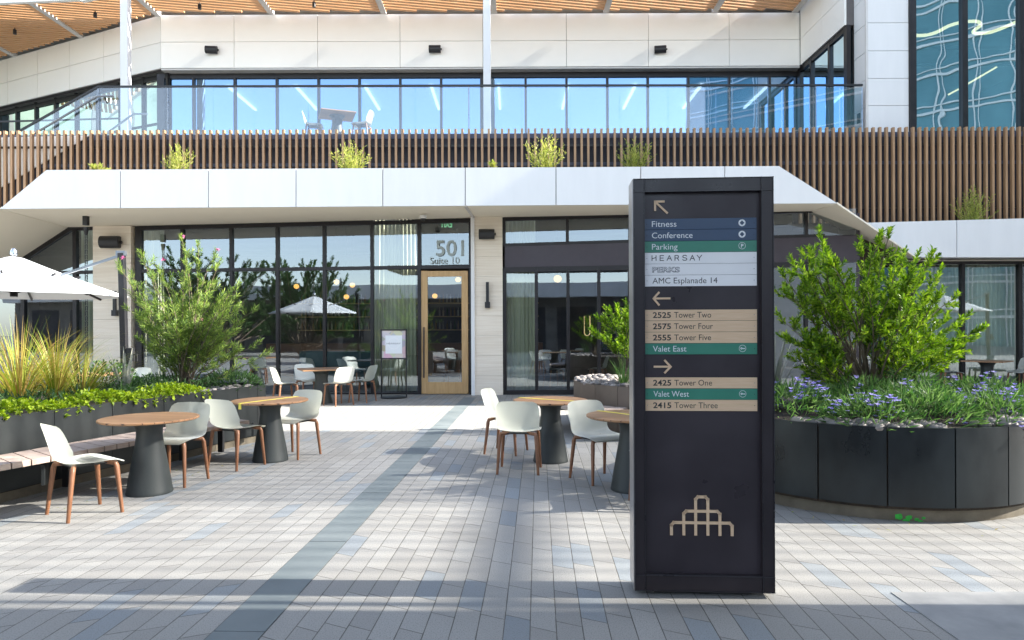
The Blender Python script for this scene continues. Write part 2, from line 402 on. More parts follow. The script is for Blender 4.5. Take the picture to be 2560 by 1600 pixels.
# lower fascia on the right, bevelled left end
f2 = MB(B); Y2 = 16.2
for a, b in ((2157, 2391), (2393, 2700)):
    tx = lambda x: yl(x, 2157, 557, 2560, 546); bx = lambda x: 643
    if a == 2157: poly = [(2289, bx(0)), (b, bx(b)), (b, tx(b)), (2157, tx(2157))]
    else: poly = [(a, bx(a)), (b, bx(b)), (b, tx(b)), (a, tx(a))]
    f2.prism([W(x, y, Y2) for x, y in poly], (0, .3, 0))
f2.build('fascia', M['white'], bld)
# soffits
s = MB(B)
def sof(pts): s.prism([W(*p) for p in pts], (0, 0, .04))
sof([(2, 522, YF+.06), (1163, 514, YF+.06), (1184, 545, SF(1184)), (172, 569, SF(172))])
sof([(1166, 514, YF+.06), (2086, 508, YF+.06), (2030, 530, 15.9), (1187, 545, SF(1187))])
sof([(-260, 700, 15.4), (-2, 523, YF+.04), (172, 570, SF(172)), (-170, 793, SF(-170))])
sof([(2093, 510, YF+.04), (2290, 645, Y2), (2266, 655, 17.4), (2020, 531, 15.95)])
sof([(2289, 644, Y2+.3), (2700, 644, Y2+.3), (2700, 653, 17.7), (2264, 655, 17.7)])
s.build('soffit', M['soffit'], bld)
s = MB(B); s.bar(W(1164, 514, YF+.1)+V(0, 0, -.01), W(1186, 546, SF(1186))+V(0, 0, -.01), .06, .03); s.build('soffit_joint', M['steel'], bld)
# planter trough on top of the fascia
s = MB(B); s.mm((-10.2, YF+.09, 4.3), (6.0, 16.4, 4.62)); s.build('roof_planter_soil', M['soil'], bld)
s = MB(B); s.mm((7.3, Y2+.33, 3.2), (22, 16.62, 4.0)); s.build('roof_planter_soil', M['soil'], bld)

# storefront, left bay -------------------------------------------------
MULL = [458, 580, 695, 812, 931]
HEAD = lambda x: yl(x, 336, 568, 1592, 538)
TRAN = lambda x: yl(x, 336, 678, 1174, 667)
SILL = lambda x: yl(x, 336, 996, 1592, 983)
f = MB(B)
vbar(f, 349, HEAD(349), SILL(349), .16)
for x in MULL: vbar(f, x, HEAD(x), SILL(x), .075)
vbar(f, 1049, HEAD(1049), SILL(1049), .085)
vbar(f, 1176, HEAD(1176), SILL(1176), .06)
hbar(f, 340, HEAD(340)+4, 1178, HEAD(1178)+4, .09); hbar(f, 345, TRAN(345), 1176, TRAN(1176), .085, .10)
hbar(f, 345, SILL(345)-4, 1049, SILL(1049)-4, .09)
wf = f.build('storefront_window', M['dark'], bld, bevel=.004)
p = MB(B); pane(p, [(345, SILL(345)), (1049, SILL(1049)), (1049, HEAD(1049)), (345, HEAD(345))]); pane(p, [(1050, TRAN(1050)), (1176, TRAN(1176)), (1176, HEAD(1176)), (1050, HEAD(1050))])
p.build('pane', M['g_low'], wf)
t = MB(B); a = W(1090, 640, SF(1090)); b = W(1160, 640, SF(1160)); text(t, '501', a.x, a.z, b.x-a.x, b.y-.02, off=.012)
a = W(1075, 660, SF(1075)); b = W(1149, 660, SF(1149)); text(t, 'Suite 10', a.x, a.z, b.x-a.x, b.y-.02)
t.build('door_number', mat('frosted_vinyl', (.34, .39, .39), .6, var=.02), wf)
# door
d = MB(B)
L, Rr, T_, Bo = 1054, 1170, 677, 984
def dbox(mb, x0, y0, x1, y1, dd, off=0): 
    a = S(x0, y1); b = S(x1, y0); yy = SF((x0+x1)/2)+off
    mb.mm((a.x, yy-dd/2, a.z), (b.x, yy+dd/2, b.z))
dbox(d, L, T_, L+15, Bo, .06); dbox(d, Rr-15, T_, Rr, Bo, .06); dbox(d, L+15, T_, Rr-15, T_+15, .056); dbox(d, L+15, Bo-29, Rr-15, Bo, .056)
do = d.build('door', M['oak'], bld, bevel=.004); do['label'] = 'tall oak framed glass door'
p = MB(B); pane(p, [(L+14, Bo-28), (Rr-14, Bo-28), (Rr-14, T_+14), (L+14, T_+14)]); p.build('pane', M['g_low'], do)
h = MB(B); a = S(1061, 818)+V(0, -.09, 0); b = S(1061, 944)+V(0, -.09, 0); h.bar(a, b, .03, .03, (0, 1, 0))
for q in (.1, .9): c = a.lerp(b, q); h.mm((c.x-.01, c.y, c.z-.01), (c.x+.01, c.y+.07, c.z+.01))
h.build('handle', M['black'], do)
# white reveal, stone piers
pr = MB(B); a = S(1180, 984); b = S(1187, 545); pr.mm((a.x, SF(1183)-.25, 0), (b.x, SF(1183)+.1, b.z)); pr.build('door_reveal', M['white'], bld)
for x0, x1 in ((1188, 1256), (246, 335)):
    pr = MB(B); a = S(x0, 984); b = S(x1, 545 if x0 > 1000 else 567)
    n_ = 9
    for i in range(n_):
        pr.mm((a.x, SF(x0)-.2, b.z*i/n_+.003), (b.x, SF(x0)+.3, b.z*(i+1)/n_-.001))
    pr.build('stone_pier', M['stone'], bld)
# storefront, right bay (continues behind the sign) ----------------------
f = MB(B)
TR0 = lambda x: yl(x, 1257, 613, 1592, 603); TR1 = lambda x: yl(x, 1257, 672, 1592, 666)
H2 = lambda x: yl(x, 1257, 545, 1592, 536)
for x in (1260, 1341, 1420, 1497, 1574, 1655, 1735, 1815, 1895, 2014): vbar(f, x, TR1(x), SILL(x), .075 if x != 1260 else .12)
for x in (1260, 1418, 1574, 1735, 1895, 2014): vbar(f, x, H2(x), TR0(x), .07)
hbar(f, 1258, H2(1258)+3, 2030, H2(2030)+3, .09); hbar(f, 1258, TR0(1258), 2060, TR0(2060), .07); hbar(f, 1258, TR1(1258)+3, 2060, TR1(2060)+3, .12, .10)
hbar(f, 1258, SILL(1258)-5, 2060, SILL(2060)-5, .12)
wf2 = f.build('storefront_window', M['dark'], bld, bevel=.004); wf2['label'] = 'dark framed folding doors under a transom and bronze panel'
p = MB(B); pane(p, [(1258, SILL(1258)), (2140, SILL(2140)), (2140, TR1(2140)), (1258, TR1(1258))]); pane(p, [(1258, TR0(1258)), (2140, TR0(2140)), (2140, H2(2140)), (1258, H2(1258))])
p.build('pane', M['g_low'], wf2)
pn = MB(B); pn.prism([W(x, y, SF(x))+V(0, -.045, 0) for x, y in ((1262, TR1(1262)-1), (2140, TR1(2140)-1), (2140, TR0(2140)+2), (1262, TR0(1262)+2))], (0, .06, 0)); pn.build('transom_panel', M['panel'], wf2)
h = MB(B); pts = []
for i in range(9):
    an = math.pi*i/8; pts.append(S(1467-7*math.cos(an), 832+7*math.sin(an))+V(0, -.09, 0))
h.tube([S(1460, 790)+V(0, -.09, 0)]+pts+[S(1474, 790)+V(0, -.09, 0)], .012, 8); h.build('handle', M['brass'], wf2, True)
# storefront far right, behind the round planter
YR = lambda x: 17.6
f = MB(B)
for x in (2150, 2278, 2405, 2548, 2690): vbar(f, x, 655, 972, .1, .12, YR)
hbar(f, 2140, 657, 2700, 655, .1, .11, YR); hbar(f, 2140, 969, 2700, 968, .14, .11, YR)
wf3 = f.build('storefront_window', M['dark'], bld, bevel=.004); wf3['label'] = 'glazed bay hung with pale curtains behind the round planter'
p = MB(B); pane(p, [(2140, 972), (2700, 972), (2700, 655), (2140, 655)], YR); p.build('pane', M['g_low'], wf3)
f = MB(B); f.mm((W(2140, 800, 15.7).x, 15.75, 0), (W(2140, 800, 15.7).x+.12, 17.6, 4.2)); f.build('return_wall', M['panel'], bld)
# storefront far left, under the folded soffit
f = MB(B)
for x in (-120, 60, 190, 242): vbar(f, x, 572 if x > 100 else 690, SILL(x)+4, .09)
hbar(f, -150, 688, 246, 680, .08); hbar(f, 172, 573, 246, 570, .09); hbar(f, -150, SILL(-150), 246, SILL(246)-3, .1)
f.bar(S(-160, 793), S(176, 573), .1, .1)
wf4 = f.build('storefront_window', M['dark'], bld); wf4['label'] = 'dark glazed bay under the folded cream soffit'
p = MB(B); pane(p, [(-160, 1000), (246, 999), (246, 570), (176, 573), (-160, 793)]); p.build('pane', M['g_low'], wf4)
# ground floor interior
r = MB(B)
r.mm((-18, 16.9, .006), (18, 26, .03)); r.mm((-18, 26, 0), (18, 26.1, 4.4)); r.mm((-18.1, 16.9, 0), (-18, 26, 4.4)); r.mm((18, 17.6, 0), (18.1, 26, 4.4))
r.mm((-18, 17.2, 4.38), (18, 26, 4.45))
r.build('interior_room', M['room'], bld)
bar = thing('bar_counter', 'dim bar counter with lit bottle shelves deep inside the restaurant', 'bar', (-3, 23, 0))
s = MB((-3, 23, 0)); s.mm((-8, 22.2, .03), (1, 22.9, 1.1)); s.build('counter', M['leg'], bar)
for zz in (1.5, 2.0, 2.5): s = MB((-3, 23, 0)); s.mm((-8, 25.5, zz), (1, 25.9, zz+.04)); sh = s.build('shelf', M['oak'], bar); s = MB((-3, 23, 0)); [s.lathe([(.035, zz+.045), (.035, zz+.24), (.012, zz+.30), (.012, zz+.36)], (-7.9+q*.14, 25.7, 0), 7) for q in range(62) if random.random() < .8]; kind(s.build('bottles', M['bottle'], sh), 'stuff')
# dark wall behind the slats, upper slab, terrace
r = MB(B); r.mm((-19, 17.0, 4.44), (7, 17.06, 6.42)); r.mm((7, 17.0, 4.0), (22, 17.06, 6.42)); r.build('dark_wall', M['navy'], bld)
r = MB(B); r.mm((-19, 16.99, 5.62), (22, 17.0, 5.70)); r.mm((-19, 16.985, 6.30), (22, 16.999, 6.42)); r.build('wall_rail', mat('blue_grey_flashing', (.05, .06, .10), .4), bld)
r = MB(B); r.mm((-24, 17.07, 6.2), (8.8, 30, 6.44)); r.build('terrace_floor', M['slab'], bld)
r = MB(B); pts = [W(-60, 345, 16.95), W(225, 338, 16.95), W(-60, 505, 16.95)]; r.prism(pts, (0, .03, 0)); r.build('stair_wall', M['warm'], bld)
# upper storey ----------------------------------------------------------
YU = 20.5
C0 = W(402, 165, YU); CR = W(2000, 160, YU); zh = 9.42; zt = 11.02
FARL = V(-18.6, 24.25, 0); dl = (FARL.xy-C0.xy).normalized()
def wallpanels(mb, a, b, z0, z1, us, zs, t=.05, gap=.012, nrm=(0, -1)):
    """cladding boards between plan points a,b (Vector xy) with real gaps"""
    a = Vector(a); b = Vector(b); L_ = (b-a).length; d_ = (b-a)/L_; nn = Vector(nrm)
    us = [0]+list(us)+[L_]; zs = [z0]+list(zs)+[z1]
    for i in range(len(us)-1):
        for j in range(len(zs)-1):
            p = a+d_*(us[i]+gap/2); q_ = a+d_*(us[i+1]-gap/2)
            mb.prism([(p.x, p.y, zs[j]+gap/2), (q_.x, q_.y, zs[j]+gap/2), (q_.x, q_.y, zs[j+1]-gap/2), (p.x, p.y, zs[j+1]-gap/2)], (-nn.x*t, -nn.y*t, 0))
zm = W(1000, 103, YU).z
us = [W(x, 100, YU).x-C0.x for x in (585, 794, 1000, 1207, 1416, 1621, 1823)]
m_ = MB(B); wallpanels(m_, C0.xy, CR.xy, zh, zt, us, [zm]); 
nl = V(dl.y, -dl.x)
if nl.y > 0: nl = -nl
Lw = (FARL.xy-C0.xy).length
wallpanels(m_, FARL.xy, C0.xy, zh, zt, [1.2, 2.9, 4.6, 6.3], [zm], nrm=(nl.x, nl.y))
YE = 17.75
wallpanels(m_, (CR.x, YE), (CR.x, CR.y-.03), zh, zt+.6, [1.3], [zm], nrm=(-1, 0))
uw = m_.build('upper_wall', M['warm'], bld)
m_ = MB(B); m_.mm((C0.x, YU+.056, zh), (CR.x+.3, YU+.2, zt)); m_.prism([(FARL.x, FARL.y+.06, zh), (C0.x, YU+.06, zh), (C0.x, YU+.06, zt), (FARL.x, FARL.y+.06, zt)], (0, .15, 0)); m_.mm((CR.x+.055, YE, zh), (CR.x+.3, YU, zt+.6)); m_.build('wall_backing', M['joint'], uw)
m_ = MB(B); m_.mm((C0.x, YU+.02, zh-.05), (CR.x, YU+.55, zh-.005)); m_.build('head_soffit', M['steel'], uw)
# upper windows, straight run
f = MB(B); YW = YU+.35
zf = 6.45
mx = [485, 588, 693, 797, 899, 1001, 1103, 1314, 1416, 1518, 1619, 1720, 1822, 1923]
for x in mx: q_ = W(x, 200, YW); f.mm((q_.x-.035, YW-.06, zf), (q_.x+.035, YW+.05, zh-.06))
for x, w_ in ((404, .22), (1206, .14), (2016, .2)): q_ = W(x, 200, YW); f.mm((q_.x-w_/2, YW-.07, zf), (q_.x+w_/2, YW+.05, zh-.06))
xa, xb = W(404, 200, YW).x, W(2016, 200, YW).x
f.mm((xa, YW-.065, zh-.2), (xb, YW+.05, zh-.06)); f.mm((xa, YW-.065, zf), (xb, YW+.05, zf+.12))
uf = f.build('upper_window', M['dark'], bld)
p = MB(B); p.quad((xa, YW, zf), (xb, YW, zf), (xb, YW, zh-.06), (xa, YW, zh-.06)); p.build('pane', M['g_up'], uf)
# windows on the receding left wall and on the right return
f = MB(B); a0 = C0.xy+nl*(-.3); b0 = FARL.xy+nl*(-.3)
for i in range(9):
    c = a0.lerp(b0, (i+.05)/8.2); f.box((c.x, c.y, (zf+zh)/2), (.09, .12, zh-zf-.02), math.atan2(dl.y, dl.x))
f.bar((a0.x, a0.y, zh-.12), (b0.x, b0.y, zh-.12), .1, .14); f.bar((a0.x, a0.y, 7.9), (b0.x, b0.y, 7.9), .07, .06)
uf2 = f.build('upper_window', M['dark'], bld)
p = MB(B); p.quad((a0.x, a0.y, zf), (b0.x, b0.y, zf), (b0.x, b0.y, zh-.05), (a0.x, a0.y, zh-.05)); p.build('pane', glass('side_glass', (.55, .62, .60), 0, .16, .004, .9, (.75, .9, .85)), uf2)
f = MB(B); xr = CR.x+.1
for yy, w_ in ((YE+.06, .16), (18.75, .1), (19.9, .1), (YU+.2, .16)): f.mm((xr-.06, yy-w_/2, zf), (xr+.05, yy+w_/2, zh))
f.mm((xr-.05, YE, zh-.14), (xr+.04, YU+.2, zh-.002)); f.mm((xr-.05, YE, zf), (xr+.04, YU+.2, zf+.14))
uf3 = f.build('terrace_door', M['dark'], bld)
p = MB(B); p.quad((xr, YE, zf), (xr, YU+.2, zf), (xr, YU+.2, zh), (xr, YE, zh)); p.build('pane', M['g_tow'], uf3)
# upper interior
r = MB(B); r.mm((-21.1, 31, zf), (16, 31.1, 10.6)); r.mm((-21.1, 24, zf), (-21, 31, 10.6)); r.mm((16, 20.9, zf), (16.1, 31, 10.6)); r.build('upper_interior', M['roomup'], bld)
r = MB(B); r.mm((C0.x-.2, 21.0, zh+.12), (16, 31, zh+.2)); r.prism([(FARL.x, FARL.y+.4, zh+.12), (C0.x-.2, 21, zh+.12), (C0.x-.2, 31, zh+.12), (FARL.x, 31, zh+.12)], (0, 0, .08)); r.build('upper_ceiling', M['ceil'], bld)
r = MB(B); r.mm((-20, 20.8, zt+.35), (16, 32, zt+.5)); r.build('roof', M['steel'], bld)

# ================================================================== slat screen
scr = thing('slat_screen', 'long screen of upright brown timber slats below the terrace railing', 'slat screen', (0, 16.75, 6.4))
s = MB((0, 16.75, 6.4)); SP = .1625; x = -15.5
while x < 18:
    zb = 4.46 if x < 7.0 else (4.12 if x < 8.3 else 3.9)
    zt_ = 6.46+random.uniform(-.006, .006)
    s.mm((x-.026, 16.71, zb), (x+.026, 16.80, zt_)); x += SP
so_ = s.build('slats', M['slat'], scr)
s = MB((0, 16.75, 6.4))
for zz in (4.5, 6.05): s.mm((-15.5, 16.805, zz), (18, 16.855, zz+.05))
s.build('fixing_rail', M['black'], scr)

# ================================================================== right tower
tw = thing('office_tower', 'white panelled tower corner with tall teal glazing above the slat screen', 'tower', (12, 18, 0))
T0 = (12, 18, 0); YT = 17.1
xl = W(2168, 200, YT).x; xg = W(2272, 200, YT).x
m_ = MB(T0); jz = [W(2200, y, YT).z for y in (264, 196, 127, 57)]
zs = jz+[jz[-1]+.68*i for i in range(1, 4)]
wallpanels(m_, (xl, YT), (xg, YT), 6.2, 12.6, [], zs); 
wallpanels(m_, (xl+.0, YE), (xl+.0, YT+.05), 6.2, 12.6, [], zs, nrm=(-1, 0))
tp = m_.build('wall', M['white'], tw)
m_ = MB(T0); m_.mm((xl+.055, YT+.055, 6.2), (xg, YE+.2, 12.6)); m_.build('wall_backing', M['joint'], tp)
m_ = MB(T0); m_.mm((xl-.03, YT-.012, 6.2), (xl+.02, YT+.05, 12.6)); m_.build('corner_trim', M['steel'], tp)
f = MB(T0)
for x, w_ in ((2280, .16), (2410, .13), (2553, .13), (2700, .13), (2840, .13)): q_ = W(x, 200, YT); f.mm((q_.x-w_/2, YT-.06, 6.3), (q_.x+w_/2, YT+.1, 12.6))
f.mm((xg, YT-.05, 6.3), (25, YT+.09, 6.46))
tf = f.build('window', M['dark'], tw)
p = MB(T0); p.quad((xg, YT+.02, 6.3), (25, YT+.02, 6.3), (25, YT+.02, 12.6), (xg, YT+.02, 12.6)); p.build('pane', M['g_tow'], tf)
r = MB(T0); r.mm((xg-.2, 26, 6.2), (25, 26.1, 12.6)); r.mm((xg-.2, YE+.2, 6.2), (xg-.1, 26, 12.6)); r.mm((25, YT, 4.5), (25.1, 26, 12.6)); r.mm((xg-.1, YT+.2, 6.2), (25, 26, 6.3)); r.mm((xg-.2, YT, 12.6), (25.1, 26, 12.75))
r.build('interior_room', mat('tower_room', (.03, .06, .08), .8, var=.3, scale=.5), tw)
m_ = MB(T0)
for zz, yy in ((9.3, 19), (10.4, 20.5)): m_.mm((xg, yy, zz), (25, yy+.08, zz+.08)); m_.mm((xg, yy+1.2, zz), (25, yy+1.28, zz+.08))
m_.build('ceiling_track', M['navy'], tw)
# ribbon lamp and line lamps inside the tower
def ribbon(pts, Y, w_, mb):
    P = [W(1700+x/2.8, y/2.8, Y) for x, y in pts]; Q = []
    for i in range(len(P)-1):
        p0, p1, p2, p3 = P[max(i-1, 0)], P[i], P[i+1], P[min(i+2, len(P)-1)]
        for k_ in range(5):
            t_ = k_/5; Q.append(.5*((2*p1)+(p2-p0)*t_+(2*p0-5*p1+4*p2-p3)*t_*t_+(3*p1-p0-3*p2+p3)*t_**3))
    Q.append(P[-1]); mb.tube(Q, w_, 8)
rb = MB((12, 19, 10)); ribbon([(1500, 190), (1570, 225), (1640, 246), (1720, 246), (1800, 224), (1880, 182), (1960, 158), (2030, 150), (2085, 152), (2104, 176), (2072, 203), (2052, 222), (2085, 234), (2170, 226), (2260, 195), (2355, 153), (2450, 110)], 19, .045, rb)
tag(rb.build('ribbon_lamp', M['ledw'], None, True), 'warm glowing wavy ribbon lamp hanging behind the tower glass', 'lamp').location = (12, 19, 10)
for (a, b, lab) in (((2215, 470), (2000, 595), 'longer warm line lamp inside the tower, below the wavy ribbon'), ((1948, 625), (1880, 662), 'shorter warm line lamp low in the left pane of the tower')):
    A = W(1700+a[0]/2.8, a[1]/2.8, 20); Bq = W(1700+b[0]/2.8, b[1]/2.8, 20); q_ = MB(A); q_.bar(A, Bq, .05, .05)
    tag(q_.build('line_lamp', M['ledw']), lab, 'lamp', 'line lamps in the tower').location = A

# ================================================================== terrace railing, stair rails
rl = thing('glass_railing', 'clear glass terrace railing with thin dark top rail', 'railing', (0, 17.1, 6.4)); RO = (0, 17.1, 6.4)
YRL = 17.1
s = MB(RO); s.bar(W(246, 217, YRL), W(1200, 214, YRL), .05, .045); s.bar(W(1200, 214, YRL), W(2156, 213, YRL), .05, .045); s.bar(W(246, 217, YRL), W(-30, 372, YRL), .05, .045)
s.bar(W(-30, 305, 18.6), W(300, 296, 18.6), .04, .04)
s.build('top_rail', M['black'], rl)
xs_ = [246, 420, 535, 636, 771, 904, 1038, 1172, 1304, 1425, 1549, 1670, 1790, 1920, 2039, 2156]
s = MB(RO)
for i in range(len(xs_)-1):
    a = W(xs_[i], 217, YRL); b = W(xs_[i+1], 215, YRL); s.mm((a.x+.008, YRL-.007, 6.3), (b.x-.008, YRL+.007, a.z-.02))
a = W(246, 217, YRL); b = W(-30, 372, YRL)
s.prism([(a.x-.01, YRL-.006, a.z-.02), (a.x-.01, YRL-.006, a.z-1.25), (b.x, YRL-.006, b.z-1.25), (b.x, YRL-.006, b.z-.02)], (0, .012, 0))
s.build('glass_panel', M['g_rail'], rl)
for x in (246, 420, 1172, 2039): s = MB(RO); q_ = W(x, 250, YRL); s.mm((q_.x-.012, YRL-.014, 6.3), (q_.x+.012, YRL+.014, 7.62)); s.build('clamp_post', M['rail'], rl)
hr = thing('stair_handrail', 'sloping grey tubular handrail running beside the glass stair railing', 'handrail', (-11, 16.98, 6.6))
s = MB((-11, 16.98, 6.6)); s.tube([W(285, 240, 17.0), W(243, 241, 17.0), W(120, 314, 17.0), W(-30, 400, 17.0)], .028); s.build('rail', M['rail'], hr, True)
for x, y in ((262, 243), (222, 256), (110, 322)): s = MB((-11, 16.98, 6.6)); a = W(x, y, 17.0); s.tube([a, a+V(0, .1, -.12)], .015); s.build('bracket', M['black'], hr)
hr = thing('stair_handrail', 'short bent handrail standing on the terrace behind the left post', 'handrail', (-10, 17.6, 6.5))
s = MB((-10, 17.6, 6.5)); s.tube([W(368, 285, 17.6), W(334, 285, 17.6), W(250, 345, 17.6)], .028); s.build('rail', M['rail'], hr, True)

# ================================================================== timber canopy and posts
cn = thing('timber_canopy', 'overhanging canopy of orange cedar slats on pale steel beams above the terrace', 'canopy', (-4, 19, 11)); CO = (-4, 19, 11)
zc = 11.06
s = MB(CO)
dv = V(1, .2, 0).normalized(); nv = V(-dv.y, dv.x, 0)
def in_canopy(p):
    # plan limits: in front of the walls, behind the front edge
    if p.x > CR.x-.05 or p.x < -22: return False
    back = YU-.12 if p.x > C0.x else C0.y+(p.x-C0.x)*(FARL.y-C0.y)/(FARL.x-C0.x)-.12
    front = 18.45 if p.x > -9 else 18.45+(-9-p.x)*.35
    if p.x <= -12.3: front = 19.6+(-12.3-p.x)*.08
    return front < p.y < back
i = -60
while i < 80:
    c0 = V(-6, 18, zc)+nv*(i*.17); seg = None
    tt = -18.0
    while tt < 18:
        q_ = c0+dv*tt
        if in_canopy(q_):
            if seg is None: seg = q_
            last = q_
        elif seg is not None:
            if (last-seg).length > .3: s.bar(seg, last, .115, .05)
            seg = None
        tt += .08
    if seg is not None and (last-seg).length > .3: s.bar(seg, last, .115, .05)
    i += 1
s.build('slats', M['cslat'], cn)
for bx in (-20.4, -17.1, -13.85, -10.6, -7.16, -3.8, -.5, 2.85, 6.1, 8.5):
    back = YU-.05 if bx > C0.x else C0.y+(bx-C0.x)*(FARL.y-C0.y)/(FARL.x-C0.x)
    front = 18.45 if bx > -9 else 18.45+(-9-bx)*.35
    if bx < -12.3: front = 19.6+(-12.3-bx)*.08
    q_ = MB(CO); q_.mm((bx-.08, front, zc-.07), (bx+.08, back, zc+.14)); q_.build('beam', M['steel'], cn)
q_ = MB(CO); q_.bar((-23, 20.35, zc+.02), (-12.3, 19.5, zc+.02), .12, .2); q_.bar((-12.3, 19.6, zc+.02), (-9, 18.4, zc+.02), .12, .2); q_.bar((-9, 18.4, zc+.02), (9, 18.4, zc+.02), .12, .2); q_.build('edge_fascia', M['warm'], cn)
for x in (314, 1217):
    a = W(x, 0, 18.6); q_ = MB(CO); q_.mm((a.x-.1, 18.5, 6.44), (a.x+.1, 18.7, 11.0)); q_.build('post', M['white'], cn, bevel=.01)
for (x, y, lab) in ((37, 76, 'small black spotlight on the canopy at the far left'), (238, 34, 'small black spotlight on the canopy just left of the left post'), (499, 13, 'small black spotlight on the canopy right of the left post'), (785, 7, 'small black spotlight on the canopy above the terrace table')):
    d_ = ray(x, y); Yc = (zc-.1-EYE)/d_.z; a = W(x, y, Yc); q_ = thing('spotlight', lab, 'spotlight', a, 0, 'spotlights under the canopy')
    s = MB(); s.lathe([(.05, -.12), (.05, .02)], n=12); s.build('lamp_body', M['black'], q_, True); s = MB(); s.lathe([(.015, .02), (.015, .08)], n=8); s.build('stem', M['black'], q_)

# ================================================================== speakers, sconces, small fittings
def speaker(loc, rz, label, group, first=[None]):
    if first[0] is None:
        o = thing('wall_speaker', label, 'speaker', loc, rz, group)
        s = MB(); n_ = 10; pr_ = []
        for i in range(n_+1):
            a = math.pi*(-.5+i/n_); pr_.append((0, -.12-.10*math.cos(a)+.02, .115*math.sin(a)))
        pr_ += [(0, -.05, .10), (0, -.05, -.10)]
        s.prism([(-.175, y, z) for _, y, z in pr_], (.35, 0, 0)); s.build('cabinet', M['black'], o, True, .01)
        s = MB(); s.mm((-.03, -.06, -.03), (.03, 0, .03)); s.mm((-.06, -.012, -.06), (.06, 0, .06)); s.build('bracket', M['dark'], o); s = MB(); s.tube([(.175, -.1, 0), (.205, -.1, 0)], .03); s.build('knob', M['dark'], o)
        first[0] = o; return o
    return dup(first[0], loc, rz, label, group)
G1 = 'speakers high on the upper wall'; G2 = 'speakers on the stone piers'
speaker(W(531, 128, YU-.0), R(8), 'black speaker on upper white wall right of the left post', G1)
speaker(W(1088, 126, YU-.0), 0, 'black speaker on upper white wall left of the middle post', G1)
speaker(W(1650, 127, YU-.0), R(-8), 'black speaker on upper white wall nearest the tower', G1)
speaker(W(282, 607, SF(282)-.2), R(6), 'black speaker on the stone pier behind the shrub at left', G2).scale = (1.3,)*3
speaker(W(1217, 587, SF(1217)-.2), 0, 'black speaker on the stone pier beside the oak door', G2).scale = (1.05,)*3
def sconce(x, y0, y1, label, first=[None]):
    a = W(x, y1, SF(x)-.2); hh = W(x, y0, SF(x)).z-a.z
    if first[0] is None:
        o = thing('wall_sconce', label, 'wall lamp', a, 0, 'tall black sconces'); s = MB(); s.mm((-.035, -.10, .12), (.035, -.04, hh)); s.build('tube', M['black'], o, bevel=.004)
        s = MB(); s.mm((-.06, -.12, .0), (.06, 0, .14)); s.build('housing', M['black'], o, bevel=.004); first[0] = o; return o
    return dup(first[0], a, 0, label)
sconce(1219, 707, 770, 'tall thin black sconce on the stone pier beside the oak door')
sconce(291, 748, 790, 'tall thin black sconce on the left stone pier, partly behind the umbrella pole')
a = W(1058, 541, 15.4); dc = thing('dome_camera', 'small dome security camera under the cream soffit above the oak door', 'camera', a)
s = MB(); s.lathe([(.075, .02), (.08, .0), (.075, -.05)], n=20); s.build('housing', M['white'], dc, True); s = MB(); s.ball((0, 0, -.05), .06, (1, 1, .9), 16, 8); s.build('dome', M['black'], dc, True)
# rain chain
a = W(215, 541, 15.3); rc = thing('rain_chain', 'dark rain chain of cups hanging from the soffit left of the stone pier', 'rain chain', (a.x, a.y, 0))
s = MB(); s.mm((-.05, -.05, a.z-.2), (.05, .05, a.z+.05)); s.lathe([(.03, a.z-.42), (.06, a.z-.28), (.06, a.z-.25)], n=8); s.build('outlet', M['black'], rc)
s = MB(); z = .05
while z < a.z-.42:
    s.mm((-.028, -.01, z), (-.014, .01, z+.10)); s.mm((.014, -.01, z), (.028, .01, z+.10)); s.mm((-.028, -.012, z+.09), (.028, .012, z+.105)); z += .115
s.build('links', M['black'], rc)
# terrace keypad
a = W(2142, 296, 17.5); q_ = MB(a); q_.mm((xl-.03, a.y-.06, a.z-.12), (xl-.004, a.y+.06, a.z+.12)); tag(q_.build('access_panel', M['navy']), 'small dark access panel on the side wall of the tower', 'wall panel').location = a

# curtains -------------------------------------------------------------
def curtain(x0, x1, y0, y1, Yf, label, n_waves=9, amp=.05, gather=0):
    a = W(x0, y1, Yf); b = W(x1, y1, Yf); zt_ = W(x0, y0, Yf).z; zb_ = max(.04, a.z)
    c = V((a.x+b.x)/2, (a.y+b.y)/2, zb_); s = MB(c); n_ = n_waves*8; vs = []; fs = []; nz = 10
    for j in range(nz+1):
        t_ = j/nz
        for i in range(n_+1):
            u_ = i/n_; g_ = 1-gather*math.sin(math.pi*min(1, t_*1.25))*.5
            x_ = c.x+(lerp(a.x, b.x, u_)-c.x)*(1-gather*(1-t_)*.3)
            vs.append((x_, c.y+amp*math.sin(2*math.pi*n_waves*u_+.7*math.sin(3*t_+u_*5))*(.7+.3*math.sin(u_*11)), lerp(zb_, zt_, t_)))
    for j in range(nz):
        for i in range(n_): q = j*(n_+1)+i; fs.append((q, q+1, q+n_+2, q+n_+1))
    s.add(vs, fs); o = s.build('curtain', M['curtain'], None, True, angle=80); o.location = c
    so2 = o.modifiers.new('thick', 'SOLIDIFY'); so2.thickness = .004
    return tag(o, label, 'curtain', 'curtains inside the storefront')
curtain(358, 412, 572, 990, 17.1, 'pale curtain behind the left shrub, beside the stone pier')
curtain(934, 1042, 550, 985, 16.75, 'full height pale green curtain just left of the oak door', 11)
curtain(1264, 1340, 545, 985, 16.6, 'pale curtain right of the stone pier beside the door', 8)
curtain(204, 243, 575, 990, 17.2, 'narrow pale curtain behind the rain chain', 5)
curtain(2292, 2402, 657, 966, 18.0, 'sheer pale curtain behind the right shrub, left of the two at right', 11)
curtain(2410, 2545, 657, 966, 18.0, 'sheer pale curtain at right edge behind the far table', 12)

